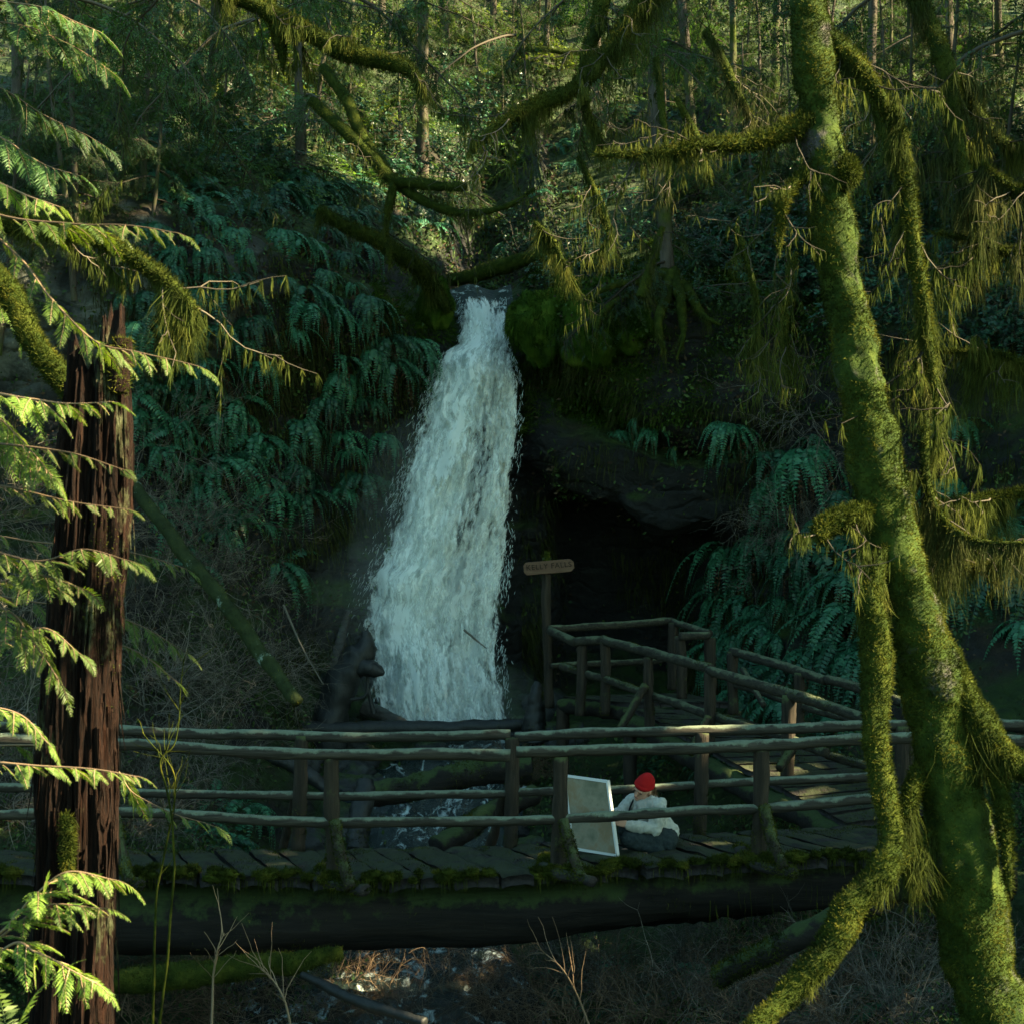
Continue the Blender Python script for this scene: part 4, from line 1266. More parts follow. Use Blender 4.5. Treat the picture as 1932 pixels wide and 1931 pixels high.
B([(1665, 965, 8.2, .05), (1620, 970, 8.1, .05), (1565, 985, 8.05, .052), (1540, 1010, 8.02, .035)], 73, drape=.20, nd=1600, nf=3500, twigs=4, tl=.4, rough=.2)
B([(1540, 60, 8.55, .06), (1580, 85, 8.5, .05), (1640, 160, 8.45, .042), (1690, 240, 8.4, .04), (1700, 300, 8.4, .038), (1722, 420, 8.35, .035), (1740, 560, 8.3, .03), (1752, 700, 8.28, .02), (1760, 830, 8.25, .012)], 74, drape=.26, nd=4200, nf=6000, twigs=14, tl=.6)
# second stem that drops to the left of the trunk and sweeps down to the lower edge
B([(1668, 1010, 8.15, .03), (1650, 1080, 8.05, .05), (1642, 1150, 8.0, .068), (1645, 1240, 7.95, .075), (1655, 1330, 7.9, .066), (1662, 1430, 7.85, .055), (1668, 1520, 7.8, .05), (1675, 1590, 7.75, .055), (1652, 1650, 7.7, .075),
   (1612, 1700, 7.65, .072), (1580, 1770, 7.6, .066), (1535, 1830, 7.55, .06), (1480, 1885, 7.5, .05), (1420, 1935, 7.4, .04), (1360, 1985, 7.35, .03)], 75, drape=.24, nd=4200, nf=14000, fl=.022, sides=20, rough=.22, W=.008)
B([(1790, 1230, 8.1, .06), (1812, 1290, 8.05, .075), (1838, 1345, 8.0, .08), (1872, 1410, 7.95, .075), (1905, 1440, 7.9, .065), (1970, 1462, 7.85, .05), (2060, 1500, 7.8, .04)], 76, drape=.36, nd=3600, nf=9000, fl=.022, sides=18, rough=.2)
B([(1875, 1415, 7.95, .05), (1885, 1490, 7.9, .045), (1902, 1580, 7.85, .03), (1908, 1680, 7.8, .015)], 77, drape=.3, nd=1500, nf=2500)
B([(1770, 1420, 8.05, .05), (1735, 1470, 7.95, .04), (1715, 1520, 7.9, .03), (1700, 1560, 7.88, .012)], 78, drape=.3, nd=1500, nf=1800)
B([(1790, 1560, 8.0, .04), (1740, 1590, 7.95, .03), (1700, 1640, 7.9, .015)], 79, drape=.34, nd=1500, nf=600)
B([(1598, 310, 8.4, .05), (1600, 330, 8.3, .06), (1588, 352, 8.3, .03)], 80, drape=.05, nd=200, nf=2500, wig=0)

# limbs that hang into the picture from trees above it
ML = mossy_limb
ML('mossy_branch', [(1260, -60, 10.5, .07), (1215, 0, 10.5, .065), (1155, 85, 10.4, .06), (1095, 150, 10.3, .055), (1010, 195, 10.2, .045), (940, 235, 10.1, .03), (882, 275, 10.0, .012)], 91, None, .22, 5200, 6000, 'long dark mossy branch sweeping down left from the top centre of the picture', 'branch', twigs=16, tl=.6)
ML('mossy_branch', [(1150, -60, 10.8, .05), (1128, 40, 10.7, .045), (1108, 110, 10.5, .04), (1112, 200, 10.5, .03), (1140, 262, 10.5, .014)], 92, None, .25, 2000, 2500, 'dark mossy branch crossing behind the long sweeping one near the top centre', 'branch', twigs=8)
ML('mossy_branch', [(400, -30, 11, .05), (500, 28, 11, .055), (600, 72, 10.9, .062), (690, 112, 10.8, .055), (760, 130, 10.7, .045), (800, 160, 10.65, .015)], 93, None, .26, 4200, 6000, 'thick green mossy limb slanting down right at the top left above the hillside', 'branch', twigs=8)
ML('mossy_branch', [(512, -30, 11.2, .035), (520, 40, 11.1, .03), (532, 95, 11, .03), (533, 130, 11, .008)], 94, None, .10, 500, 2200, 'short bright mossy stub pointing down over the slanting limb', 'branch')
ML('mossy_branch', [(-120, 425, 8.2, .055), (20, 432, 8.2, .055), (120, 440, 8.15, .045), (215, 470, 8.1, .036), (300, 520, 8.05, .036), (345, 560, 8.0, .03), (372, 588, 8.0, .012)], 95, None, .24, 4200, 6000, 'drooping mossy branch entering from the left edge above the broken trunk', 'branch', twigs=6)
ML('mossy_branch', [(-120, 400, 9.6, .085), (0, 550, 9.6, .075), (60, 640, 9.5, .07), (118, 712, 9.45, .062), (150, 760, 9.4, .055)], 96, None, .08, 600, 9000, 'thick sunlit yellow mossy limb leaning against the broken trunk', 'branch', sides=18)
ML('fallen_limb', [(588, 190, 21, .065), (650, 250, 20.8, .075), (700, 295, 20.6, .08), (745, 335, 20.4, .07), (810, 347, 20.2, .07), (880, 352, 20, .05)], 97, None, .22, 1500, 4000, 'sunlit mossy limb forking down right over the hillside above the falls', 'branch', twigs=8, tl=.9, fl=.035, W=.012)
ML('fallen_limb', [(610, 130, 21.5, .07), (660, 200, 21.2, .08), (690, 270, 20.9, .08), (742, 332, 20.5, .07), (800, 380, 20.3, .06), (880, 402, 20.2, .05), (960, 385, 20.1, .035), (1010, 355, 20, .02)], 98, None, .24, 2200, 4500, 'long thin mossy limb curving up to the right above the falls', 'branch', twigs=14, tl=1.0, fl=.035, W=.012)
ML('fallen_limb', [(745, 335, 20.4, .05), (735, 380, 20.3, .05), (728, 420, 20.3, .03), (735, 500, 20.3, .02)], 99, None, .22, 700, 1500, 'short hanging mossy fork above the left side of the falls', 'branch', fl=.05, W=.012)
ML('root_log', [(600, 395, 24, .06), (650, 425, 24, .09), (740, 470, 24.2, .11), (790, 505, 24.6, .13), (820, 545, 25, .12), (842, 590, 25.2, .07)], 100, None, .35, 1500, 9000, 'moss covered log running down to the left lip of the falls', 'log', fl=.07, W=.014, sides=18)
ML('fallen_log', [(828, 532, 28, .10), (900, 520, 27.6, .13), (980, 492, 27.4, .13), (1060, 480, 27.3, .10)], 101, None, .2, 400, 2500, 'dark mossy log wedged across the stream above the falls', 'log', fl=.05)
ML('fallen_log', [(700, 215, 34, .08), (760, 190, 33.6, .09), (850, 178, 33.5, .08)], 1010, None, .1, 200, 2500, 'sunlit log lying on the forest floor at the top', 'log', fl=.05)
ML('fallen_log', [(990, 92, 40, .07), (1050, 96, 40, .07), (1110, 99, 40, .06)], 1011, None, .1, 100, 1500, 'slim bright log on the far sunlit slope top centre', 'log', fl=.05)
ML('leaning_log', [(250, 915, 20.4, .08), (320, 1005, 20, .09), (390, 1095, 19.6, .09), (440, 1160, 19.3, .09), (500, 1240, 19, .085), (560, 1320, 18.6, .08)], 102, None, .12, 300, 1500, 'long leaning log spotted with pale lichen on the left bank', 'log', fl=.03, sides=18)
# pale lichen blotches on the leaning log
bpy.data.objects['leaning_log'].data.materials[0] = (lambda: None)() or M['moss']
m, nt, out = newmat('lichen_log')
v = objco(nt)
cb = ramp(nt, noise_n(nt, 5, 5, .7, v), [(.3, (.012, .018, .008)), (.6, (.03, .042, .016)), (.85, (.05, .065, .028))])
lk = mth(nt, 'MULTIPLY', mth(nt, 'SUBTRACT', noise_n(nt, 3.4, 6, .75, v), .60), 12, True)
surf(nt, out, mixc(nt, lk, cb, (.20, .26, .21)), .9, .1, bump(nt, noise_n(nt, 30, 4, .7, v), .6, .02))
M['lichen_log'] = m
bpy.data.objects['leaning_log'].data.materials[0] = m

# mossy hanging branches on the right side
spec = [
 ([(1705, -60, 9.5, .06), (1745, 40, 9.5, .06), (1790, 140, 9.4, .055), (1812, 270, 9.4, .045), (1838, 380, 9.3, .035), (1855, 440, 9.3, .02)], .5, 4800, 'thick dark mossy branch descending right of the maple from the top edge'),
 ([(1800, 150, 9.5, .05), (1850, 230, 9.6, .035), (1900, 280, 9.7, .03), (1960, 320, 9.8, .025)], .5, 3200, 'mossy side branch reaching the right edge near the top'),
 ([(1560, 60, 10.5, .04), (1650, 200, 10.5, .035), (1690, 330, 10.4, .03), (1720, 470, 10.4, .025), (1735, 640, 10.3, .018)], .35, 2600, 'thin grey mossy branch hanging just right of the maple trunk'),
 ([(1330, 60, 11.5, .03), (1370, 130, 11.5, .03), (1400, 180, 11.4, .022), (1425, 225, 11.4, .01)], .25, 1200, 'short mossy branch slanting above the maple side limb'),
 ([(1010, 420, 12.5, .018), (1040, 450, 12.5, .022), (1060, 490, 12.4, .018), (1090, 545, 12.4, .008)], .32, 900, 'small mossy twig dangling over the lip of the falls'),
 ([(1090, 300, 12, .02), (1115, 350, 12, .022), (1140, 400, 12, .026), (1152, 440, 12, .02), (1130, 480, 12, .008)], .28, 1100, 'bright mossy twig hanging above the right side of the falls'),
 ([(1240, 110, 12.5, .028), (1250, 200, 12.5, .03), (1262, 300, 12.4, .02), (1250, 380, 12.4, .008)], .25, 900, 'yellow mossy hanging branch left of the side limb'),
 ([(1280, 190, 12.8, .02), (1310, 250, 12.8, .03), (1330, 300, 12.7, .025), (1342, 355, 12.7, .012)], .3, 1000, 'yellow moss clump drooping below the side limb'),
 ([(1500, 470, 10, .015), (1490, 560, 10, .016), (1480, 640, 10, .012), (1485, 740, 10, .005)], .35, 1100, 'thin dark mossy twig left of the maple trunk at mid height'),
 ([(1740, 560, 8.8, .02), (1748, 700, 8.8, .022), (1752, 860, 8.7, .02), (1775, 960, 8.6, .018), (1830, 1010, 8.5, .015), (1940, 1020, 8.4, .008)], .34, 4200, 'long mossy branch curving along the right edge beside the maple'),
 ([(1960, 930, 9, .03), (1880, 940, 9, .025), (1800, 948, 8.9, .018), (1760, 940, 8.9, .008)], .45, 3800, 'mossy branch with a long veil of moss at the right edge'),
 ([(1970, 1030, 8.8, .03), (1900, 1050, 8.8, .022), (1820, 1060, 8.8, .012), (1770, 1045, 8.8, .006)], .5, 4200, 'lowest mossy branch with a long veil on the right edge'),
 ([(1960, 330, 9, .03), (1930, 360, 9, .03), (1890, 340, 9, .02), (1850, 310, 9, .01)], .6, 2600, 'yellow mossy branch at the right edge with broad veil'),
 ([(1970, 460, 9.2, .03), (1900, 470, 9.2, .025), (1830, 452, 9.2, .015), (1760, 440, 9.2, .006)], .5, 3200, 'sunlit mossy branch with ragged veil on the upper right'),
 ([(1960, 700, 9.6, .03), (1880, 672, 9.6, .02), (1800, 660, 9.6, .012), (1740, 650, 9.6, .006)], .45, 2600, 'faint mossy branch at mid right behind the veil'),
 ([(1210, 560, 15, .05), (1235, 470, 15, .045), (1250, 430, 15, .03)], .35, 900, 'stubby mossy branch standing over the right rock'),
 ([(1390, 430, 12, .02), (1420, 520, 12, .02), (1430, 610, 12, .012), (1400, 690, 12, .005)], .34, 1500, 'brown mossy twig hanging in front of the overhanging rock'),
]
for k, (pts, dr, nd, lab) in enumerate(spec):
    ML('hanging_branch', pts, 110 + k, None, dr, int(nd * .62), int(nd * .6), lab, 'branch', 'mossy branches hanging on the right', dmat='drape' if k % 3 else 'drape_dark', twigs=7, tl=.45, W=.006 if pts[0][2] < 11 else .008)

# ------------------------------------------------------------------ broken cedar trunk on the left
snag = thing('cedar_snag', P(140, 2050, 9.0), 'reddish brown broken cedar trunk standing before the left end of the bridge', 'tree')
SP_ = [(183, 678, 9.05, .16), (182, 770, 9.04, .17), (176, 900, 9.03, .185), (170, 1050, 9.02, .195), (152, 1300, 9.0, .205), (146, 1500, 9.0, .212), (142, 1700, 9.0, .215), (136, 1930, 9.0, .222), (130, 2150, 9.0, .25)]
n, S_ = 340, 150
c, r = path_of(SP_, n)
G, F = grid_of(c, r, S_)
ang = np.arange(S_) / S_ * 2 * math.pi
z = G[..., 2]
q = np.stack([np.cos(ang)[None] * 3.2 + 0 * z, np.sin(ang)[None] * 3.2 + 0 * z, z * .38], -1)
rid = np.abs(fbm(q * 1.25, 3, 81)) * 1.0
q2 = np.stack([np.cos(ang)[None] * 9 + 0 * z, np.sin(ang)[None] * 9 + 0 * z, z * .8], -1)
groove = .016 * fbm(q2 * 1.6, 4, 90) - .050 * np.clip(.22 - rid, 0, 1) / .22 + .030 * fbm(q * 2.2 + 5, 3, 83) + .012 * fbm(q * np.array([5, 5, 9]), 3, 85) + .035 * vnoise(q * .55 + 3, 86)
# a deep split from the top down the middle of the side facing the bridge
fa = np.angle(np.exp(1j * (ang - ang[np.argmin(G[0, :, 1] + .25 * np.abs(G[0, :, 0] - c[0, 0]))])))
groove = groove - .10 * np.exp(-(fa / .22) ** 2)[None] * np.clip(1.1 - np.linspace(0, 1, n) * 1.3, .4, 1)[:, None]
G = c[:, None] + (G - c[:, None]) * (1 + groove / r[:, None])[..., None]
top = .20 * fbm(np.stack([np.cos(ang) * 2.2, np.sin(ang) * 2.2, 0 * ang], -1), 3, 87) + .12 * vnoise(np.stack([np.cos(ang) * 9, np.sin(ang) * 9, 0 * ang], -1), 88)
fade = np.clip(1 - np.arange(n) / 40., 0, 1)
G[..., 2] += (fade[:, None] * top[None])
m, nt, out = newmat('cedar_bark')
v = objco(nt, (1, 1, .10))
g1 = noise_n(nt, 14, 6, .7, v, .3)
g2 = noise_n(nt, 80, 5, .75, v)
cb = ramp(nt, g1, [(.38, (.003, .0022, .0018)), (.56, (.011, .005, .0035)), (.70, (.036, .013, .007)), (.88, (.11, .06, .034))])
cb = mixc(nt, .45, cb, ramp(nt, g2, [(.42, (.003, .0022, .002)), (.76, (.07, .03, .017))]))
lk = mth(nt, 'MULTIPLY', mth(nt, 'SUBTRACT', noise_n(nt, 2.2, 6, .75, objco(nt, (1.2, 1.2, .55))), .56), 9, True)
gm = mth(nt, 'MULTIPLY', lk, .75)
cb = mixc(nt, gm, cb, ramp(nt, noise_n(nt, 20, 3, .6, objco(nt)), [(.3, (.06, .08, .02)), (.7, (.20, .22, .13))]))
surf(nt, out, cb, .9, .15, bump(nt, mth(nt, 'ADD', g1, mth(nt, 'MULTIPLY', g2, .6)), 1.0, .05))
M['cedar_bark'] = m
sn = MB().add(G.reshape(-1, 3), F)
# solid torn top
tc = G[0].mean(0) - [0, 0, .25]
sn.add(np.concatenate([G[0], np.tile(tc, (S_, 1))]), np.stack([np.arange(S_), np.roll(np.arange(S_), -1), np.roll(np.arange(S_), -1) + S_, np.arange(S_) + S_], -1))
tr_o = sn.build('trunk', M['cedar_bark'], snag)
# loose strips of bark
k = RNG.integers(20, n - 30, 900); j = RNG.integers(0, S_, 900)
b = G[k, j]; od = nrm(b - c[k])
mm = MB(); mm.add(*ribbons(b + od * .004, od * .06 + np.array([0, 0, -1.]), RNG.uniform(.06, .5, 900), RNG.uniform(.004, .022, 900), 5, 0, .03))
mm.build('bark_strips', M['cedar_bark'], tr_o)
mm = MB(); fuzz_on(mm, G.reshape(-1, 3), F, 5000, .018, .006, .1, lambda q_: np.clip((fbm(q_ * np.array([4, 4, 1.6]), 3, 89) - .35) * 4, 0, 1))
mm.build('moss', M['fuzz'], tr_o)
mossy_limb('branch_stub', [(128, 1640, 8.78, .03), (128, 1590, 8.76, .035), (126, 1555, 8.76, .036), (126, 1535, 8.76, .02)], 90, snag, .08, 200, 1600, wig=0)
mossy_limb('branch_stub', [(232, 640, 8.95, .05), (228, 690, 8.95, .06), (222, 740, 8.95, .05)], 901, snag, .06, 100, 600, wig=0, mat='cedar_bark')

# ------------------------------------------------------------------ young cedars whose boughs reach in from the left
def bough(stem_pts, parent, seed, spray=.28, n_sp=26, keep2=.7, mat='cedar', stem_r=.008, start=.15, flat=1., droop=.25, name='bough'):
    rng = np.random.default_rng(seed)
    spray, n_sp = spray * .68, max(11, int(n_sp * .95))
    c = catmull(np.array([P(*p) for p in stem_pts]), 40)
    c = c + .02 * np.stack([vnoise(c * 3 + k * 5 + seed, seed + k) for k in range(3)], -1)
    mb = MB()
    mb.add(*tubes(c, np.linspace(stem_r, stem_r * .25, 40), 5), 1)
    T = nrm(np.gradient(c, axis=0))
    t = np.linspace(start, .985, n_sp) + rng.uniform(-.01, .01, n_sp)
    k = np.clip((t * 39).astype(int), 0, 39)
    side = nrm(np.cross(T[k], np.array([0, 0, 1.])))
    sg = np.where(np.arange(n_sp) % 2, 1, -1)[:, None]
    D = T[k] * rng.uniform(.6, 1.0, (n_sp, 1)) + sg * side * rng.uniform(.55, .95, (n_sp, 1)) + np.array([0, 0, -droop]) + .12 * rng.normal(size=(n_sp, 3))
    D = np.concatenate([D, T[-1:]]); S = np.concatenate([c[k], c[-1:]])
    L = spray * (np.minimum(1, (1.08 - t) * 2.2) * .75 + .3) * rng.uniform(.6, 1.2, n_sp)
    L = np.concatenate([L, [spray * .8]])
    up = nrm(np.array([0, 0, 1.]) + .35 * rng.normal(size=(len(S), 3)))
    prof = lambda x: np.minimum(1, (1 - x) * 1.6 + .1) * np.minimum(1, .5 + x * 2)
    # second order: each spray is a small stem with side fronds
    lv, st, path = fronds(S, D, L, 14, .07, .30, 42, .16, prof, .03, .15, up, rng, .003, .05, .08)
    mb.add(*lv, 0); mb.add(*st, 1)
    m_ = path.shape[1]
    T2 = nrm(np.gradient(path, axis=1)); s2 = nrm(np.cross(T2, up[:, None, :] + 0 * T2))
    S3, D3, L3, U3 = [], [], [], []
    for j in range(2, m_ - 1):
        for q in (-1, 1):
            S3.append(path[:, j]); D3.append(nrm(T2[:, j] * .75 + q * s2[:, j] * .65 + np.array([0, 0, -.1])))
            L3.append(L * .42 * (1 - j / m_ * .75)); U3.append(up)
    S3, D3, L3, U3 = np.concatenate(S3), np.concatenate(D3), np.concatenate(L3), np.concatenate(U3)
    kp = rng.random(len(S3)) < keep2
    lv, st, _ = fronds(S3[kp], D3[kp], L3[kp], 8, .06, .24, 40, .30, prof, .03, .15, U3[kp], rng, .002, .0, .08)
    mb.add(*lv, 0)
    return mb.build(name, [M[mat], M['twig_red']], parent)

sap1 = thing('young_cedar', P(-230, 2000, 7.6), 'bright green young cedar whose sunlit boughs reach in across the left edge', 'tree')
V, F = pole([P(-215, 2200, 7.6), P(-230, 1300, 7.6), P(-200, 400, 7.6), P(-170, -300, 7.6)], .05, 12, 400, .1, .4)
MB().add(V, F).build('trunk', M['cedar_bark'], sap1)
BO = [
 ([(-190, 330, 7.6), (0, 405, 7.4), (140, 425, 7.3), (230, 425, 7.2), (330, 442, 7.1)], .30, 26),
 ([(-200, 330, 7.6), (0, 450, 7.5), (95, 560, 7.3), (180, 640, 7.2), (260, 660, 7.1), (375, 690, 7.0)], .30, 26),
 ([(-205, 700, 7.6), (0, 745, 7.3), (90, 752, 7.2), (200, 758, 7.1)], .30, 24),
 ([(-210, 760, 7.6), (-60, 800, 7.4), (50, 860, 7.3), (100, 900, 7.2)], .34, 26),
 ([(-210, 820, 7.6), (0, 840, 7.2), (120, 852, 7.1), (225, 880, 7.0)], .18, 16),
 ([(-215, 900, 7.6), (0, 925, 7.3), (110, 940, 7.2), (235, 965, 7.1)], .20, 20),
 ([(-215, 980, 7.6), (-20, 1030, 7.3), (80, 1060, 7.2), (160, 1040, 7.1), (245, 1062, 7.0)], .32, 26),
 ([(-215, 1160, 7.6), (0, 1100, 7.3), (70, 1085, 7.2), (150, 1110, 7.1)], .30, 22),
 ([(-215, 1120, 7.6), (0, 1150, 7.3), (60, 1210, 7.2), (110, 1290, 7.1)], .30, 22),
 ([(-215, 1200, 7.6), (0, 1205, 7.3), (80, 1180, 7.2), (150, 1235, 7.1)], .24, 20),
 ([(-215, 1400, 7.4), (-60, 1430, 7.2), (60, 1440, 7.1), (180, 1446, 7.0), (255, 1458, 6.95)], .20, 24),
 ([(-215, 1880, 7.2), (0, 1762, 7.0), (70, 1690, 6.9), (130, 1640, 6.85), (215, 1655, 6.8)], .34, 26),
 ([(-215, 1900, 7.2), (10, 1760, 7.0), (90, 1710, 6.9), (190, 1716, 6.8)], .26, 22),
 ([(-215, 1960, 7.2), (0, 1790, 7.0), (70, 1800, 6.9), (140, 1830, 6.8), (180, 1850, 6.75)], .30, 24),
 ([(-205, 600, 7.6), (-60, 720, 7.4), (20, 800, 7.3), (75, 870, 7.2)], .34, 24),
 ([(-200, 300, 7.8), (-40, 330, 7.6), (60, 372, 7.5), (120, 390, 7.4)], .26, 18),
 ([(-200, 1300, 7.6), (-60, 1330, 7.4), (40, 1350, 7.3), (90, 1400, 7.2)], .26, 18),
]
for k, (pts, sp_, ns) in enumerate(BO):
    bough(pts, sap1, 500 + k, sp_, ns)
sap2 = thing('young_cedar', P(-420, 1900, 11.5), 'shaded young cedar behind the broken trunk with teal green boughs low on the left', 'tree')
V, F = pole([P(-330, 2100, 11.5), P(-340, 1000, 11.5), P(-330, -300, 11.5)], .06, 12, 420, .1, .5)
MB().add(V, F).build('trunk', M['cedar_bark'], sap2)
for k, (pts, sp_, ns) in enumerate([
 ([(-330, 980, 11.5), (80, 1020, 11.2), (240, 1042, 11.1), (345, 1075, 11)], .32, 22), ([(-330, 1080, 11.5), (120, 1140, 11.2), (260, 1180, 11.1), (350, 1230, 11)], .34, 22),
 ([(-330, 1180, 11.5), (150, 1210, 11.2), (260, 1230, 11.1), (330, 1280, 11)], .26, 18), ([(-330, 1380, 11.5), (150, 1420, 11.2), (260, 1500, 11.1), (400, 1560, 11)], .36, 22),
 ([(-330, 20, 11.5), (0, 40, 11.2), (120, 80, 11.1), (205, 130, 11)], .55, 30), ([(-330, -60, 11.5), (0, 0, 11.2), (100, 25, 11.1), (180, 60, 11)], .55, 30),
 ([(-330, 100, 11.5), (-50, 150, 11.2), (80, 215, 11.1), (180, 270, 11)], .55, 28), ([(-330, 200, 11.5), (-50, 240, 11.2), (60, 300, 11.1), (140, 330, 11)], .5, 26),
 ([(-330, 520, 11.5), (-30, 560, 11.2), (60, 620, 11.1), (110, 700, 11)], .45, 26)]):
    bough(pts, sap2, 560 + k, sp_, ns, .8, 'hemlock' if k in (4, 5, 6, 7) else 'cedar')

# ------------------------------------------------------------------ ferns
def fern_mesh(name, seed, nf=17, L=.8, up=.9, grav=.11, hang=False, dead=6, m=24, mats=('fern', 'dead')):
    rng = np.random.default_rng(seed)
    mb = MB()
    a = rng.uniform(0, 2 * math.pi, nf) if not hang else rng.uniform(-1.35, 1.35, nf)
    el = rng.uniform(.25, 1.2, nf) * up
    D = np.stack([np.cos(a), np.sin(a), el], -1)
    ln = L * rng.uniform(.6, 1.15, nf)
    S = np.stack([.04 * np.cos(a), .04 * np.sin(a), 0 * a], -1)
    lv, st, _ = fronds(S, D, ln, m, grav * rng.uniform(.7, 1.5, nf), .118, 70, .52, None, .03, .30, None, rng, .005, .10, .14)
    mb.add(*lv, 0); mb.add(*st, 0)
    if dead:
        a = rng.uniform(-1.5, 1.5, dead) if hang else rng.uniform(0, 6.28, dead)
        lv, st, _ = fronds(np.stack([.05 * np.cos(a), .05 * np.sin(a), 0 * a], -1), np.stack([np.cos(a), np.sin(a), -.4 + 0 * a], -1), L * rng.uniform(.5, .95, dead), 14, .3, .08, 45, .2, None, .05, .6, None, rng, .004, .1, .4)
        mb.add(*lv, 1); mb.add(*st, 1)
    return mb.mesh(name, [M[mats[0]], M[mats[1]]])

FERN_UP = [fern_mesh('sword_fern', 600 + k, 16 + k % 4, .85, .9, .10) for k in range(5)]
FERN_HANG = [fern_mesh('hanging_fern', 620 + k, 14 + k % 4, .9, .55, .17, True, 9) for k in range(5)]
FERN_LIT = [fern_mesh('sword_fern_sun_tinted', 640 + k, 14, .85, .9, .10, False, 3, 12, ('fern_lit', 'dead')) for k in range(3)]

def plant_ferns(region, n, kind, size, label, group, sep=0, lift=.02, **kw):
    for p, nn in scatter(region, n, sep, **kw):
        me = {'up': FERN_UP, 'hang': FERN_HANG, 'lit': FERN_LIT}[kind][RNG.integers(0, 3 if kind == 'lit' else 5)]
        o = bpy.data.objects.new('sword_fern', me); COL.objects.link(o)
        o.location = tuple(p + nn * lift)
        yaw = math.atan2(nn[1], nn[0]) + RNG.normal(0, .35)
        if kind == 'hang':
            o.rotation_euler = (RNG.normal(0, .12), RNG.normal(.05, .15), yaw)
        else:
            ax = Vector((0, 0, 1)).rotation_difference((Vector(nn) * .55 + Vector((0, 0, .6))).normalized())
            q_ = ax @ Matrix.Rotation(RNG.uniform(0, 6.28), 3, 'Z').to_quaternion()
            o.rotation_euler = q_.to_euler()
        s = size * RNG.uniform(.5, 1.35)
        o.scale = (s, s, s)
        tag(o, label, 'fern', group)

plant_ferns([(330, 360), (560, 330), (720, 440), (840, 590), (830, 660), (700, 760), (560, 760), (420, 640), (320, 480)], 50, 'hang', .9, 'dark green sword fern hanging from the shaded cliff left of the falls', 'ferns on the left cliff', 26)
plant_ferns([(380, 760), (600, 740), (760, 700), (740, 900), (560, 1010), (430, 980)], 22, 'hang', .9, 'sparse dark fern on the wet lower rock left of the falls', 'ferns on the lower left rock', 40)
plant_ferns([(240, 235), (560, 250), (800, 300), (850, 450), (700, 430), (300, 400)], 40, 'up', 1.0, 'dark fern along the brow of the left cliff', 'ferns on the cliff brow', 24)
plant_ferns([(225, 330), (400, 330), (430, 800), (225, 800)], 26, 'hang', .95, 'dark fern on the cliff just right of the broken trunk', 'ferns beside the broken trunk', 26)
plant_ferns([(240, 600), (420, 640), (520, 900), (520, 1060), (360, 1080), (240, 820)], 24, 'up', 1.0, 'teal sword fern on the bank just behind the broken trunk', 'ferns on the left bank', 34)
plant_ferns([(1440, 850), (1560, 800), (1660, 1000), (1660, 1330), (1480, 1400), (1340, 1240), (1330, 1130)], 52, 'hang', 1.25, 'green sword fern cascading down the bank right of the cave', 'ferns on the right bank', 30)
plant_ferns([(1130, 770), (1400, 800), (1420, 850), (1180, 840)], 7, 'hang', .8, 'dark fern drooping from the ledge above the cave', 'ferns on the cave ledge', 26)
plant_ferns([(1690, 640), (2500, 500), (2500, 1350), (1700, 1380)], 46, 'hang', 1.1, 'teal sword fern on the slope beyond the maple at the right edge', 'ferns at the right edge', 50)
plant_ferns([(280, 170), (1000, 150), (1000, 330), (640, 400), (300, 330)], 56, 'lit', 1.25, 'fern tinted light green as if sunlit on the slope above the falls', 'ferns on the upper slope', 22)
plant_ferns([(1000, 200), (1950, 260), (1950, 620), (1330, 520), (1000, 430)], 36, 'up', 1.1, 'teal fern on the shaded upper right slope', 'ferns on the upper right slope', 40)
plant_ferns([(860, 430), (1020, 420), (1060, 520), (1000, 540)], 4, 'up', .7, 'small fern on the bank of the stream above the falls', 'ferns above the lip', 30)
plant_ferns([(1210, 1420), (1420, 1440), (1320, 1500), (1220, 1490)], 4, 'up', .8, 'teal fern behind the person on the creek bank', 'ferns behind the bridge', 20)
plant_ferns([(380, 1480), (480, 1500), (460, 1600), (360, 1600)], 5, 'up', .8, 'green fern by the creek seen through the left railing', 'ferns through the railing', 20)
plant_ferns([(1000, 1820), (1640, 1780), (1700, 1930), (900, 1930)], 26, 'up', .75, 'dark fern under the right half of the bridge', 'ferns under the bridge', 60)
# near fern at the lower left corner, each frond a part
f0 = thing('near_fern', P(40, 1990, 6.6), 'bright green fern fronds in the lower left corner', 'fern')
for k, (dx, dz, L) in enumerate([(.9, .35, .55), (.6, .6, .5), (-.6, .5, .55), (.2, .75, .5), (1.0, .15, .45), (-.2, .6, .5), (-1, .3, .5)]):
    lv, st, _ = fronds([P(20, 1985, 6.6)], [[dx, -.25 + .1 * k, dz]], [L], 26, .07, .17, 70, .30, None, .02, .15, None, RNG, .004, .06, .1)
    MB().add(*lv, 0).add(*st, 0).build('frond', M['cedar'], f0)

# ------------------------------------------------------------------ bare bushes
def bush_mesh(name, seed, n0=12, L=1.1, mats='twig', spread=1.1, r=.007, lv=3, arch=.04):
    rng = np.random.default_rng(seed)
    mb = MB()
    D = np.stack([rng.normal(0, spread, n0), rng.normal(0, spread, n0), rng.uniform(.5, 1.4, n0)], -1)
    p = grow(rng.normal(0, .06, (n0, 3)) * [1, 1, 0], D, L * rng.uniform(.6, 1.1, n0), 12, .14, arch, rng)
    mb.add(*tubes(p, np.linspace(r, r * .4, 12)[None], 3))
    ln = L
    for k in range(1, lv):
        ln *= .5; r *= .6
        S, D, i, t = kids(p, (6, 4, 3)[k - 1], .2, 1, 1.0, rng)
        p = grow(S, D, ln * rng.uniform(.4, 1.1, len(S)), 7, .2, arch * .6, rng)
        mb.add(*tubes(p, np.linspace(r, r * .4, 7)[None], 3))
    return mb.mesh(name, [M[mats]])

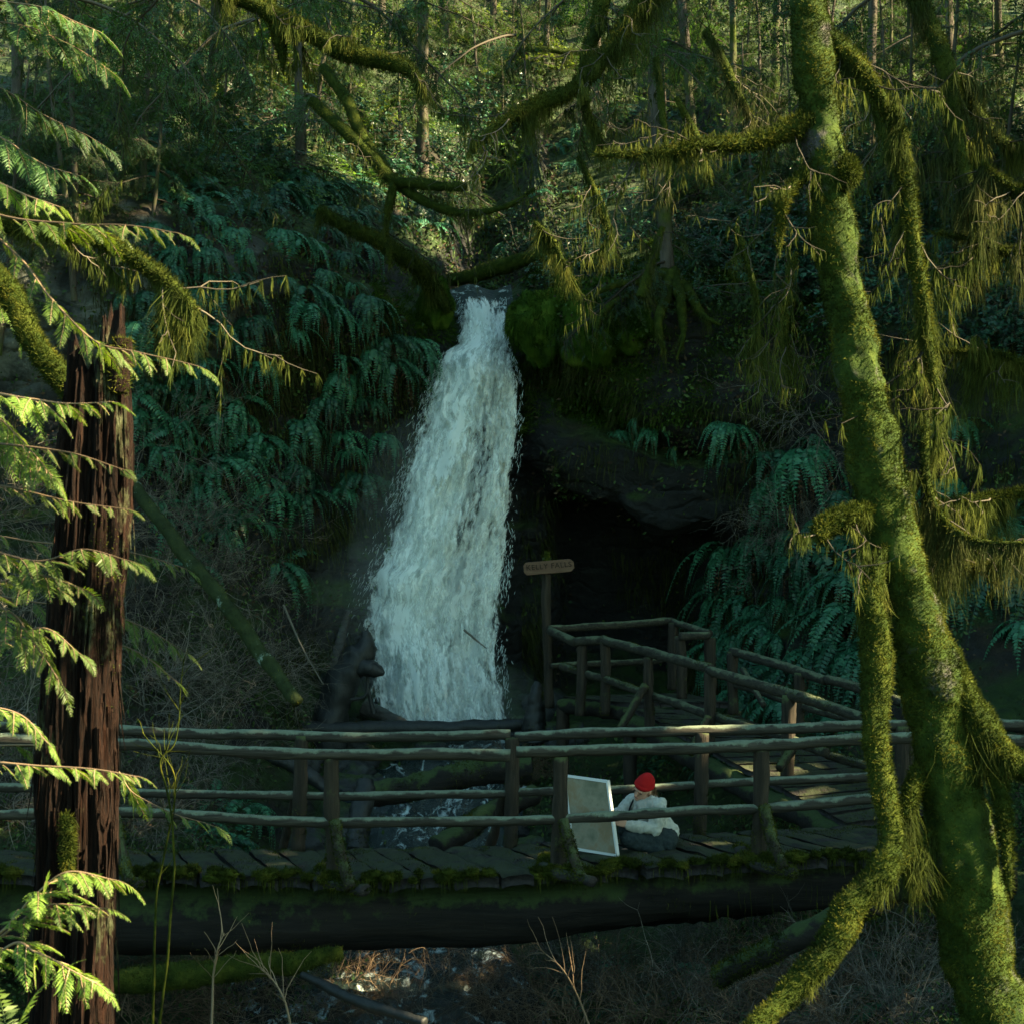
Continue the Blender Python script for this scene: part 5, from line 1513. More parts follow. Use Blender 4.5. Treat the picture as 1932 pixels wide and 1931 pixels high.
BUSH = [bush_mesh('bare_bush', 700 + k, 12, 1.2, 'twig') for k in range(4)]
BRAM = [bush_mesh('bramble', 720 + k, 9, 1.1, 'twig_red', 1.4, .006, 3, .09) for k in range(4)]
def plant(meshes, region, n, size, name, label, cat, group, sep=0, **kw):
    for p, nn in scatter(region, n, sep, **kw):
        o = bpy.data.objects.new(name, meshes[RNG.integers(0, len(meshes))]); COL.objects.link(o)
        o.location = tuple(p - nn * .03)
        ax = Vector((0, 0, 1)).rotation_difference((Vector(nn) * .5 + Vector((0, 0, .6))).normalized())
        o.rotation_euler = (ax @ Matrix.Rotation(RNG.uniform(0, 6.28), 3, 'Z').to_quaternion()).to_euler()
        s = size * RNG.uniform(.65, 1.3); o.scale = (s, s, s)
        tag(o, label, cat, group)
plant(BUSH, [(240, 820), (420, 900), (560, 1200), (580, 1390), (240, 1390)], 24, 1.0, 'bare_bush', 'tangled grey leafless bush on the bank behind the broken trunk', 'bush', 'bare bushes on the left bank', 20)
plant(BUSH, [(-40, 900), (120, 900), (80, 1600), (-40, 1600)], 14, 1.1, 'bare_bush', 'grey leafless bush behind the cedar boughs at the left edge', 'bush', 'bare bushes at the left edge', 30)
plant(BUSH, [(1420, 760), (1640, 760), (1700, 900), (1560, 1040), (1400, 1030)], 8, .9, 'bare_bush', 'pale leafless bush among the ferns left of the maple', 'bush', 'bare bushes on the right bank', 24)
plant(BRAM, [(230, 1800), (1000, 1830), (1650, 1780), (1650, 1990), (230, 1990)], 84, .8, 'bramble', 'brown bramble stems in front of the creek below the bridge', 'bramble', 'brambles below the bridge', 30)
plant(BRAM, [(1000, 1420), (1060, 1420), (1060, 1600), (880, 1600), (760, 1560)], 9, .7, 'bramble', 'brown bramble seen between the bridge posts by the canvas', 'bramble', 'brambles behind the bridge', 16)
plant(BUSH, [(230, 1440), (420, 1440), (380, 1600), (230, 1600)], 9, .8, 'bare_bush', 'leafless bush seen through the left end of the railing', 'bush', 'bare bushes through the railing', 16)
plant(BUSH, [(1000, 1800), (1930, 1780), (1930, 1960), (900, 1980)], 22, .8, 'bare_bush', 'grey leafless bush under the right half of the bridge', 'bush', 'bare bushes under the maple', 24)
# tall single shoots rising before the bridge beam
for k, (pts, mt) in enumerate([([(400, 1960, 11.5), (402, 1850, 11.5), (412, 1790, 11.4), (424, 1760, 11.4)], 'twig_red'), ([(300, 1960, 11), (318, 1800, 11), (328, 1560, 11), (300, 1440, 11), (330, 1390, 11), (345, 1240, 11)], 'cedar'),
        ([(290, 1960, 11.2), (296, 1700, 11.2), (330, 1480, 11.1), (270, 1380, 11.1)], 'cedar'), ([(1130, 1990, 11.5), (1100, 1900, 11.5), (1060, 1830, 11.4), (1020, 1790, 11.4)], 'twig_red'),
        ([(560, 1990, 11.5), (540, 1900, 11.5), (516, 1850, 11.5), (490, 1820, 11.5)], 'twig_red')]):
    c = catmull(np.array([P(*p) for p in pts]), 40)
    c = c + .015 * np.stack([vnoise(c * 5 + q_, k) for q_ in range(3)], -1)
    mb = MB().add(*tubes(c, np.linspace(.011, .003, 40), 5))
    S, D, i, t = kids(c[None], 12, .35, 1, .7); p1 = grow(S, D, RNG.uniform(.12, .4, 12), 6, .15, -.02)
    mb.add(*tubes(p1, np.linspace(.004, .0015, 6)[None], 3))
    o = mb.build('tall_shoot', M[mt] if mt != 'cedar' else M['fuzz'])
    tag(o, ['orange brown bare shoot standing before the beam of the bridge', 'thin green shoot rising in front of the left railing', 'second thinner shoot leaning beside the green one at the left railing', 'bent brown shoot arching below the person and canvas', 'short brown shoot low in front of the creek water'][k], 'shoot')

# ------------------------------------------------------------------ leafy shrubs
def shrub_mesh(name, seed, n0=26, L=.9, leaf=.075, mats=('salal', 'twig')):
    rng = np.random.default_rng(seed)
    mb = MB()
    D = np.stack([rng.normal(0, .8, n0), rng.normal(0, .8, n0), rng.uniform(.3, 1.2, n0)], -1)
    p = grow(rng.normal(0, .12, (n0, 3)), D, L * rng.uniform(.4, 1.1, n0), 9, .16, .03, rng)
    mb.add(*tubes(p, np.linspace(.006, .002, 9)[None], 3), 1)
    S, D, i, t = kids(p, 5, .2, 1, .9, rng)
    p2 = grow(S, D, .4 * L * rng.uniform(.3, 1, len(S)), 6, .2, .02, rng)
    mb.add(*tubes(p2, np.linspace(.003, .001, 6)[None], 3), 1)
    S, D, i, t = kids(p2, 8, .1, 1, 1.4, rng)
    n = len(S)
    no = nrm(np.array([0, 0, 1.]) + .7 * rng.normal(size=(n, 3)))
    D = nrm(D * [1, 1, .4] + [0, 0, -.15])
    mb.add(*leaves(S, D, no, leaf * rng.uniform(.6, 1.3, n), leaf * .55 * rng.uniform(.7, 1.2, n)), 0)
    return mb.mesh(name, [M[q_] for q_ in mats])
SHRUB = [shrub_mesh('leafy_shrub', 800 + k) for k in range(4)]
plant(SHRUB, [(1300, 300), (1960, 260), (1960, 700), (1600, 640), (1300, 520)], 46, 1.15, 'leafy_shrub', 'dark teal leafy shrub on the upper right slope', 'shrub', 'leafy shrubs on the upper right', 28)
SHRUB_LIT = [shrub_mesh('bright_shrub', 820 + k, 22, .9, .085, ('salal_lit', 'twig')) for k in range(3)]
plant(SHRUB_LIT, [(420, 40), (1060, 60), (1060, 230), (640, 260), (400, 200)], 34, 1.0, 'bright_shrub', 'shrub tinted yellow green as if sunlit on the forest floor at the top', 'shrub', 'bright shrubs at the top', 24)
plant(SHRUB, [(250, 120), (1000, 120), (1000, 300), (600, 360), (250, 320)], 26, 1.1, 'leafy_shrub', 'leafy shrub on the sunny slope above the left cliff', 'shrub', 'leafy shrubs on the upper left', 28)
plant(SHRUB, [(960, 430), (1260, 420), (1480, 560), (1420, 640), (1200, 560), (1000, 540)], 10, .7, 'leafy_shrub', 'low green shrub on top of the overhanging rock', 'shrub', 'shrubs on the overhang', 26)

# ------------------------------------------------------------------ background trees
def hemlock_bough_mesh(seed, L=2.2, n_sp=46, mats=('hemlock', 'twig_dark', 'drape_dark')):
    rng = np.random.default_rng(seed)
    mb = MB()
    c = grow([[0, 0, 0]], [[1, 0, .15]], L, 24, .06, .03, rng)[0]
    mb.add(*tubes(c, np.linspace(.022, .005, 24), 4), 1)
    S, D, i, t = kids(c[None], n_sp, .1, 1, .01, rng)
    sg = np.where(rng.random(n_sp) < .5, -1, 1)[:, None]
    D = nrm(D * .7 + sg * np.array([0, 1., 0]) * .8 + np.array([0, 0, -.3]) + .2 * rng.normal(size=D.shape))
    l1 = L * .36 * (1.05 - t * .7) * rng.uniform(.6, 1.2, n_sp)
    p1 = grow(S, D, l1, 9, .07, .07, rng)
    mb.add(*tubes(p1, np.linspace(.005, .002, 9)[None], 3), 1)
    S, D, i, t = kids(p1, 9, .05, 1, .85, rng)
    D = nrm(D * [1, 1, .5] + [0, 0, -.12])
    lv, st, _ = fronds(S, D, l1[i] * .34 * rng.uniform(.6, 1.2, len(S)), 7, .06, .26, 55, .42, None, .04, .2, None, rng, .002, 0, .08)
    mb.add(*lv, 0)
    k = rng.integers(0, len(p1), 110); f = rng.integers(0, 9, 110)
    mb.add(*ribbons(p1[k, f], np.tile([0, 0, -1.], (110, 1)) + rng.normal(0, .25, (110, 3)), rng.uniform(.05, .45, 110) ** 1.3, .012, 4, .2, .1, rng), 2)
    return mb.mesh('bough', [M[q_] for q_ in mats])
HB = [hemlock_bough_mesh(850 + k) for k in range(4)]

m, nt, out = newmat('grey_bark')
v = objco(nt, (1, 1, .22))
g1 = noise_n(nt, 7, 6, .7, v)
gb = ramp(nt, g1, [(.3, (.03, .026, .022)), (.6, (.10, .085, .07)), (.8, (.17, .15, .125))])
mo = ramp(nt, noise_n(nt, 6, 5, .7, objco(nt)), [(.3, (.02, .04, .006)), (.7, (.08, .10, .02))])
surf(nt, out, mixc(nt, mth(nt, 'MULTIPLY', mth(nt, 'SUBTRACT', noise_n(nt, 1.3, 5, .65, objco(nt)), .48), 6, True), gb, mo), .9, .1, bump(nt, g1, .8, .04))
M['grey_bark'] = m

def forest_tree(pxb, pyb, wpx, label, lean=0., boughs=8, h=14., blo=3.0, mat='grey_bark', moss=500, bscale=1., Yset=None, group=None):
    hh = hit(pxb, pyb)
    if hh is None: return
    b = hh[0]
    Y = b[1]
    r = wpx / FPX * Y / 2
    t = thing('forest_tree', b, label, 'tree', group)
    top = b + np.array([lean * h, RNG.normal(0, .3), h])
    pth = [b + [0, .1, -1.2], b + [0, .03, -.1], b + [0, 0, .3], b * .75 + top * .25 + RNG.normal(0, .08, 3), b * .5 + top * .5 + RNG.normal(0, .1, 3), top]
    c = catmull(np.array(pth), 90)
    rad = np.interp(np.linspace(0, 1, 90), [0, .04, .09, .2, 1], [2.2, 1.5, 1.12, 1.0, .45]) * r
    V, F = tubes(c, rad, 16, True)
    cc = np.repeat(np.concatenate([c[:1], c, c[-1:]]), 16, 0)
    V = V + nrm(V - cc) * (r * .25 * fbm(V * np.array([4, 4, .9]), 3, int(pxb)))[:, None]
    tr = MB().add(V, F).build('trunk', M[mat], t)
    if moss:
        mm = MB(); fuzz_on(mm, V, F, moss, .05, .012, .1, noise_mask(1.2, -.2, int(pxb)))
        drape_on(mm, c, rad, moss // 2, .35, .012, int(pxb))
        mm.build('moss', M['fuzz'], tr)
    for k in range(boughs):
        f = RNG.uniform(blo / h, min(.95, (blo + 9) / h))
        o = bpy.data.objects.new('bough', HB[RNG.integers(0, 4)]); COL.objects.link(o)
        o.parent = t
        p = c[int(f * 89)] - b
        o.location = tuple(p)
        o.rotation_euler = (RNG.normal(0, .2), RNG.uniform(.05, .5), RNG.uniform(0, 6.28))
        s = bscale * RNG.uniform(.7, 1.35); o.scale = (s, s, s)
    return t

TL_ = [
 (796, 345, 30, 'grey straight trunk rising behind the mossy limb left of centre', 0, 6, 4.5), (838, 105, 22, 'slender sunlit trunk at the top just right of the grey one', 0, 5, 3),
 (402, 215, 24, 'thin grey trunk near the top left', 0, 8, 3), (566, 330, 26, 'mossy dark trunk above the left cliff', -.05, 6, 3.5), (1262, 548, 34, 'grey mossy trunk with flared roots on top of the overhanging rock', -.01, 8, 4.2),
 (1310, 380, 22, 'leaning mossy trunk above the overhanging rock', -.08, 7, 3), (1228, 330, 18, 'narrow mossy trunk left of the flared one', .02, 6, 3), (660, 150, 16, 'thin trunk at the top left of the grey one', .02, 7, 2.5),
 (470, 150, 18, 'dim trunk left of the thick slanting limb', -.02, 8, 3), (250, 130, 22, 'shadowy trunk at the upper left', .01, 9, 2.6), (120, 160, 20, 'dim trunk at the far upper left', 0, 9, 2.6), (30, 260, 26, 'dark trunk at the upper left edge', 0, 9, 3),
 (930, 90, 14, 'thin far trunk at the top centre', 0, 6, 3), (1030, 140, 16, 'far trunk behind the sweeping branch', .02, 7, 2.6), (1130, 220, 20, 'mossy trunk behind the hanging branches right of centre', .03, 8, 2.6),
 (1385, 300, 18, 'slim trunk just left of the maple', -.02, 8, 2.6), (1460, 240, 20, 'dim trunk touching the left of the maple', 0, 8, 2.6), (1640, 330, 24, 'dark trunk just right of the maple', .02, 8, 2.8), (1720, 250, 18, 'thin trunk behind the thick descending branch', 0, 8, 2.6),
 (1800, 300, 26, 'dim trunk at the upper right', 0, 9, 2.6), (1890, 240, 20, 'far trunk at the upper right edge', .01, 9, 2.6), (1950, 420, 30, 'trunk at the right edge', 0, 8, 3),
 (720, 80, 16, 'far pale trunk at the top left of the grey one', 0, 5, 3), (560, 60, 14, 'far trunk in sunlight at the top left', 0, 5, 3), (340, 80, 16, 'far thin trunk at the top left', 0, 6, 3), (1560, 130, 18, 'far trunk behind the maple top', 0, 7, 2.6),
]
for a in TL_:
    t_ = forest_tree(a[0], a[1], a[2], a[3], a[4], a[5] + 6, blo=a[6] * .55)
    if a[0] == 1262:
        yb = t_.location.y
        for k, pts in enumerate([[(1262, 520, 0, .13), (1225, 548, -.25, .09), (1180, 560, -.6, .06), (1140, 590, -.9, .045), (1122, 640, -1.0, .02)], [(1265, 515, 0, .13), (1255, 560, -.5, .10), (1240, 610, -.9, .06), (1250, 660, -1., .025)],
                [(1270, 520, 0, .13), (1300, 560, -.4, .09), (1330, 600, -.7, .05), (1360, 615, -.8, .02)], [(1262, 520, 0, .12), (1210, 530, -.4, .07), (1150, 540, -.8, .045), (1090, 565, -1., .02)], [(1268, 520, 0, .12), (1285, 570, -.6, .08), (1292, 630, -.9, .04), (1275, 680, -1., .015)]]):
            mossy_limb('root', [(x_, y_, yb + d_, r_) for x_, y_, d_, r_ in pts], 960 + k, t_, .3, 500, 900, fl=.05, W=.014)
young = thing('young_hemlock', (0, 0, 0), 'young hemlock with drooping sprays on the slope above the falls', 'tree', 'young hemlocks on the slope')
V, F = tubes(catmull([[0, 0, -.2], [.03, 0, 1.2], [.0, .04, 2.6], [.05, 0, 4.]], 24), np.linspace(.05, .012, 24), 7)
MB().add(V, F).build('trunk', M['grey_bark'], young)
for k in range(17):
    o = bpy.data.objects.new('bough', HB[k % 4]); COL.objects.link(o); o.parent = young
    zz = .35 + 3.4 * (k / 17)
    o.location = (0, 0, zz); o.rotation_euler = (RNG.normal(0, .2), RNG.uniform(.05, .4), k * 2.4); s = .62 * (1.15 - zz / 5); o.scale = (s, s, s)
first = True
for reg, n_, sz_ in (([(240, 60), (1010, 60), (1000, 250), (560, 330), (250, 300)], 26, 1.0), ([(1010, 60), (1960, 60), (1960, 480), (1350, 420), (1010, 300)], 30, 1.05), ([(-60, 300), (260, 300), (300, 420), (-60, 700)], 7, 1.0)):
    for p_, nn_2 in scatter(reg, n_, 40):
        o = young if first else copy_tree(young)
        first = False
        s = sz_ * RNG.uniform(.5, 1.15)
        o.location = tuple(p_); o.rotation_euler = (RNG.normal(0, .06), RNG.normal(0, .06), RNG.uniform(0, 6.28)); o.scale = (s, s, s)


# loose boughs that droop into the top of the picture from trees rooted out of it
bo_root = thing('overhanging_hemlock', (0.5, 14.0, 9.2), 'dark hemlock boughs drooping along the top edge of the picture', 'tree')
for (px_, py_, Y, rot, s) in [(330, -30, 14, 2.6, .8), (470, -40, 15, .4, .8), (690, -40, 16, 2.9, .8), (240, -50, 16, .2, .9), (1060, -40, 15, .3, .9), (1300, -40, 14, 2.8, .9), (1430, -50, 15, .5, 1.), (1700, -40, 13, 2.5, .9), (1850, -50, 14, .3, 1.), (1560, -40, 16, 3.5, 1.), (900, -50, 17, 3.3, .8), (1200, -30, 17, 3.9, .9), (1930, 60, 14, 2.9, 1.), (60, -20, 15, .3, 1.)] + [(RNG.uniform(120, 1900), RNG.uniform(-70, 70), RNG.uniform(15, 25), RNG.uniform(0, 6.28), RNG.uniform(.7, 1.1)) for _ in range(13)]:
    o = bpy.data.objects.new('bough', HB[RNG.integers(0, 4)]); COL.objects.link(o)
    o.parent = bo_root
    o.location = tuple(P(px_, py_, Y) - np.array(bo_root.location))
    o.rotation_euler = (RNG.normal(0, .15), RNG.uniform(.2, .55), rot); o.scale = (s, s, s)

# ------------------------------------------------------------------ logs, stumps and rocks by the creek
def rock_mesh(seed, flat=.7):
    th = np.linspace(0.02, math.pi - .02, 22); ph = np.linspace(0, 2 * math.pi, 32, endpoint=False)
    S = np.stack([np.sin(th)[:, None] * np.cos(ph), np.sin(th)[:, None] * np.sin(ph), np.cos(th)[:, None] * np.ones(32)], -1)
    S = S * (1 + .34 * fbm(S * 1.4 + seed, 3, seed) + .05 * fbm(S * 6, 3, seed))[..., None] * np.array([1, .85, flat])
    ix = np.arange(22 * 32).reshape(22, 32); jx = np.roll(ix, -1, 1)
    F = np.stack([ix[:-1], ix[1:], jx[1:], jx[:-1]], -1).reshape(-1, 4)
    return MB().add(S.reshape(-1, 3), F).mesh('boulder', [M['boulder']])
m, nt, out = newmat('boulder_rock')
v = objco(nt); nz = normal_z(nt)
rk = ramp(nt, noise_n(nt, 5, 6, .7, v), [(.3, (.012, .013, .013)), (.6, (.035, .037, .036)), (.85, (.09, .095, .09))])
mo = ramp(nt, noise_n(nt, 8, 5, .7, v), [(.3, (.012, .03, .005)), (.7, (.05, .07, .014))])
surf(nt, out, mixc(nt, mth(nt, 'MULTIPLY', mth(nt, 'SUBTRACT', mth(nt, 'ADD', mth(nt, 'MULTIPLY', nz, .3), noise_n(nt, 1.8, 5, .6, v)), .66), 7, True), rk, mo), .7, .4, bump(nt, noise_n(nt, 12, 5, .7, v), .8, .04))
M['boulder'] = m
RK = [rock_mesh(900 + k) for k in range(5)]
plant(RK, [(560, 1400), (990, 1420), (1000, 1620), (560, 1620)], 26, .32, 'boulder', 'dark wet boulder in the creek bed behind the bridge', 'rock', 'boulders behind the bridge', 22)
plant(RK, [(520, 1820), (900, 1820), (900, 1960), (520, 1960)], 15, .22, 'boulder', 'wet boulder in the creek under the bridge', 'rock', 'boulders under the bridge', 30)
plant(RK, [(960, 1290), (1120, 1330), (1100, 1400), (980, 1400)], 6, .35, 'boulder', 'mossy boulder at the foot of the lookout', 'rock', 'boulders by the lookout', 14)
MR = rock_mesh(905, 1.0); MR2 = MR.copy(); MR2.materials.clear(); MR2.materials.append(M['carpet'])
for (cx_, cy_, cd_, r3, lab) in ((1018, 618, 24.75, (.46, .5, .60), 'rounded rock wrapped in bright green moss just right of the lip of the falls'),
        (1115, 625, 24.45, (.50, .5, .58), 'second mossy rock mound right of the one beside the lip'),
        (1215, 622, 24.35, (.62, .5, .42), 'broad mossy hump on the overhang farther right of the falls'),
        (1385, 520, 26, (.75, .6, .45), 'olive mossy hummock high on the bank left of the maple'),
        (822, 575, 25.35, (.22, .3, .42), 'small mossy rock at the left lip of the falls')):
    o = link('mossy_rock', MR2); o.location = tuple(P(cx_, cy_, cd_)); o.scale = r3; o.rotation_euler = (0, 0, RNG.uniform(0, 6))
    tag(o, lab, 'rock')
    V0 = np.array([v_.co for v_ in MR.vertices]); F0 = np.array([list(f_.vertices) for f_ in MR.polygons])
    mm = MB()
    nmask = lambda q_: np.clip(q_[:, 2] + .75, .05, 1) * np.clip(.6 + fbm(q_ * 2.2 + cx_, 3, 7), .05, 1)
    fuzz_on(mm, V0, F0, 9000, .13, .022, -.15, nmask, .7, 3)
    fuzz_on(mm, V0, F0, 1200, .34, .022, -.5, lambda q_: np.clip(.3 - np.abs(q_[:, 2]), 0, 1), .8, 4)
    mo_ = link('moss', mm.mesh('moss', M['carpet'])); mo_.parent = o; mo_['kind'] = 'stuff'
stump = thing('driftwood_stump', P(625, 1420, 22.6), 'dark driftwood stump rising like a beak at the left foot of the falls', 'stump')
def chunk(pts, mat, parent, seed, name, sides=18, rough=.16, moss=0, cut=.1):
    c, r, V, F = limb_geo(pts, seed, sides, rough, .02, 60)
    o = MB().add(V, F).build(name, M[mat], parent)
    if moss:
        mm = MB(); fuzz_on(mm, V, F, moss, .035, .009, .3, noise_mask(1.7, cut, seed)); mm.build('moss', M['fuzz'], o)
    return o
m, nt, out = newmat('wet_driftwood')
g1 = noise_n(nt, 9, 6, .7, objco(nt, (1, 1, .35)))
surf(nt, out, ramp(nt, g1, [(.3, (.005, .006, .006)), (.7, (.020, .022, .021))]), .55, .4, bump(nt, g1, .7, .03)); M['wet'] = m
chunk([(622, 1560, 22.6, .24), (622, 1440, 22.6, .25), (626, 1360, 22.6, .25), (640, 1300, 22.6, .23), (664, 1255, 22.6, .22), (688, 1230, 22.6, .19), (693, 1205, 22.6, .10), (690, 1190, 22.6, .05)], 'wet', stump, 931, 'main_stem', 22, .14, 900, .25)
chunk([(664, 1262, 22.6, .17), (690, 1258, 22.5, .14), (708, 1262, 22.45, .11), (723, 1268, 22.4, .03)], 'wet', stump, 932, 'snout', 16, .15)
chunk([(694, 1262, 22.5, .03), (693, 1290, 22.5, .022), (688, 1312, 22.5, .025), (660, 1318, 22.5, .03)], 'wet', stump, 933, 'root', 8)
chunk([(694, 1296, 22.5, .025), (700, 1320, 22.5, .03), (706, 1345, 22.5, .04)], 'wet', stump, 934, 'root', 8)
tag(chunk([(690, 1330, 23, .13), (725, 1348, 22.9, .10), (760, 1362, 22.8, .06), (775, 1368, 22.8, .03)], 'driftwood', None, 935, 'driftwood_log', 14), 'pale split driftwood log pointing right at the foot of the falls', 'log')
tag(chunk([(560, 1375, 22.4, .10), (720, 1374, 22.4, .11), (860, 1371, 22.4, .10), (990, 1366, 22.4, .09), (1030, 1360, 22.4, .06)], 'wet', None, 936, 'fallen_log', 16, .14, 200), 'black horizontal log just above the far handrail across the pool', 'log')
tag(chunk([(655, 1150, 23.9, .05), (640, 1215, 23.7, .07), (620, 1280, 23.5, .08), (600, 1330, 23.3, .07)], 'driftwood', None, 937, 'driftwood_log', 12), 'grey leaning driftwood log behind the beaked stump', 'log')
tag(chunk([(1012, 1400, 22, .16), (1010, 1350, 22, .14), (1014, 1300, 22, .08), (1014, 1285, 22, .03)], 'wet', None, 938, 'stump', 14, .2, 200), 'small pointed stump left of the sign post', 'stump')
tag(chunk([(700, 1500, 19.5, .14), (800, 1480, 19.6, .16), (900, 1455, 19.7, .17), (1000, 1452, 19.8, .16)], 'log', None, 939, 'fallen_log', 16, .14, 1500, 0), 'dark mossy log in the creek seen between the rails', 'log')
tag(chunk([(820, 1600, 18, .13), (920, 1540, 18.4, .13), (1010, 1495, 18.8, .12)], 'log', None, 940, 'fallen_log', 14, .14, 1500, 0), 'slanting mossy log below the middle rails', 'log')
tag(chunk([(690, 1470, 19, .09), (680, 1530, 18.8, .12), (668, 1600, 18.6, .13)], 'wet', None, 941, 'fallen_log', 14, .2, 300), 'upright dark log chunk behind the second near post', 'log')
tag(chunk([(500, 1420, 20, .08), (560, 1450, 20, .09), (640, 1500, 20, .08)], 'wet', None, 942, 'fallen_log', 12, .15, 200), 'thin dark log slanting behind the left rails', 'log')
lg = mossy_limb('fallen_log', [(200, 1850, 12.9, .09), (330, 1836, 13.1, .10), (450, 1828, 13.3, .10), (560, 1812, 13.5, .09), (640, 1800, 13.7, .06)], 943, None, .10, 500, 3500, 'yellow green mossy log lying under the left half of the bridge', 'log', sides=18)
tag(chunk([(570, 1838, 13.4, .03), (640, 1868, 13.2, .045), (720, 1900, 13, .045), (800, 1930, 12.8, .04)], 'wet', None, 944, 'driftwood_log', 12), 'thin dark driftwood log beside the white water at the bottom', 'log')
tag(chunk([(1650, 1700, 12.5, .10), (1520, 1760, 12.8, .10), (1350, 1850, 13, .08)], 'log', None, 945, 'fallen_log', 12, .14, 2500, -.1), 'mossy log slanting under the right half of the bridge', 'log')
# slim bare poles over the creek
for k, (pts, lab) in enumerate([([(535, 1140, 20.5), (570, 1220, 20.4), (610, 1290, 20.3)], 'thin bare pole leaning at the left foot of the falls'), ([(875, 1187, 22.6), (900, 1208, 22.6), (918, 1222, 22.6)], 'bare twig sticking out before the falls')]):
    mb = MB().add(*tubes(catmull(np.array([P(*p) for p in pts]), 14), np.linspace(.018, .008, 14), 5))
    tag(mb.build('bare_pole', M['twig']), lab, 'stick')

# ------------------------------------------------------------------ ground cover: leaf sized growth over the slopes
mb = MB()
rng = np.random.default_rng(5)
ok = TG[..., 1] > 9
nzz = TN[..., 2]
wgt = np.linalg.norm(np.cross(gu, gv), axis=-1) * ok * np.where(TG[..., 1] > 58, 0, 1) * np.where((TG[..., 1] < 26.3) & (np.abs(TG[..., 0] + .55) < .75) & (TG[..., 1] > 12), 0.02, 1)
wgt = wgt * np.where(np.abs(TG[..., 0]) > 13, .05, 1)
cave = (TG[..., 0] > .2) & (TG[..., 0] < 4.0) & (TG[..., 1] > 23) & (TG[..., 2] < 4.0) & (TG[..., 2] > .3)
wgt = wgt * np.where(cave, .08, 1) * np.clip(.35 + .9 * fbm(TG * .7, 3, 55), .05, 2)
wgt = wgt * np.where((TG[..., 1] > 12.5) & (TG[..., 1] < 19), 4.5, 1)
wgt = wgt / np.maximum(1, TG[..., 1] / 14) ** .5
k = rng.choice(nx * nv, 340000, p=(wgt / wgt.sum()).ravel())
nrmv = TN.reshape(-1, 3)[k]
b = TG.reshape(-1, 3)[k] + rng.normal(0, .06, (len(k), 3)) + nrmv * rng.uniform(0, .10, (len(k), 1))
d = nrmv * .5 + rng.normal(0, .7, (len(k), 3)) + np.array([0, 0, .15])
sz = rng.uniform(.03, .085, len(k)) * np.clip(b[:, 1] / 20, .6, 1.8)
h = len(k) * 2 // 3
mb.add(*leaves(b[:h], d[:h], nrm(nrmv[:h] + .6 * rng.normal(size=(h, 3))), sz[:h], sz[:h] * .5))
o = mb.build('ground_cover', M['cover']); tag(o, 'low green leaves and moss tufts covering the forest slopes', 'ground cover', kind='stuff')
mb = MB(); mb.add(*leaves(b[h:], d[h:] * [1, 1, .4], nrm(nrmv[h:] + .4 * rng.normal(size=(len(k) - h, 3))), sz[h:], sz[h:] * .5))
o = mb.build('leaf_litter', M['litter']); tag(o, 'fallen brown leaves and dead bits strewn over the slopes', 'litter', kind='stuff')
# moss strands hanging from every rock edge
cl = (clf * (TN[..., 2] < .35) * (TN[..., 2] > -.6)) * np.linalg.norm(np.cross(gu, gv), axis=-1) * np.clip(fbm(TG * .8, 3, 58) + .1, 0, 1) * np.where(np.abs(TG[..., 0] + .55) < .7, 0, 1) * np.where(np.abs(TG[..., 0]) > 9, 0, 1)
k = rng.choice(nx * nv, 26000, p=(cl / cl.sum()).ravel())
mb = MB(); b = TG.reshape(-1, 3)[k] + TN.reshape(-1, 3)[k] * .03 + rng.normal(0, .04, (len(k), 3))
mb.add(*ribbons(b, TN.reshape(-1, 3)[k] * .4 + np.array([0, 0, -1.]) + rng.normal(0, .2, (len(k), 3)), rng.uniform(.05, .38, len(k)), .014, 3, .3, .1, rng))
o = mb.build('rock_moss', M['drape_dark']); tag(o, 'strands of moss and dead fronds hanging down the rock faces', 'moss', kind='stuff')
# cushions of bright moss on top of the overhanging rock and the lips of the falls
cu_ = ((TG[..., 0] > .05) & (TG[..., 0] < 5) & (TG[..., 1] < 28) & (TG[..., 1] > 23) & (TG[..., 2] > 5.0)) | ((TG[..., 0] < -.95) & (TG[..., 0] > -2.2) & (TG[..., 2] > 6.4) & (TG[..., 1] < 27))
cl = cu_ * np.linalg.norm(np.cross(gu, gv), axis=-1) * np.clip(fbm(TG * 1.2, 3, 59) + .35, 0.02, 1)
k = rng.choice(nx * nv, 60000, p=(cl / cl.sum()).ravel())
mb = MB(); b = TG.reshape(-1, 3)[k] + rng.normal(0, .03, (len(k), 3))
mb.add(*ribbons(b, TN.reshape(-1, 3)[k] + rng.normal(0, .4, (len(k), 3)) + np.array([0, 0, .1]), rng.uniform(.04, .16, len(k)), .014, 3, .5, .1, rng))
o = mb.build('moss_carpet', M['carpet']); tag(o, 'bright green moss carpet on the rock beside the lip of the falls', 'moss', kind='stuff')

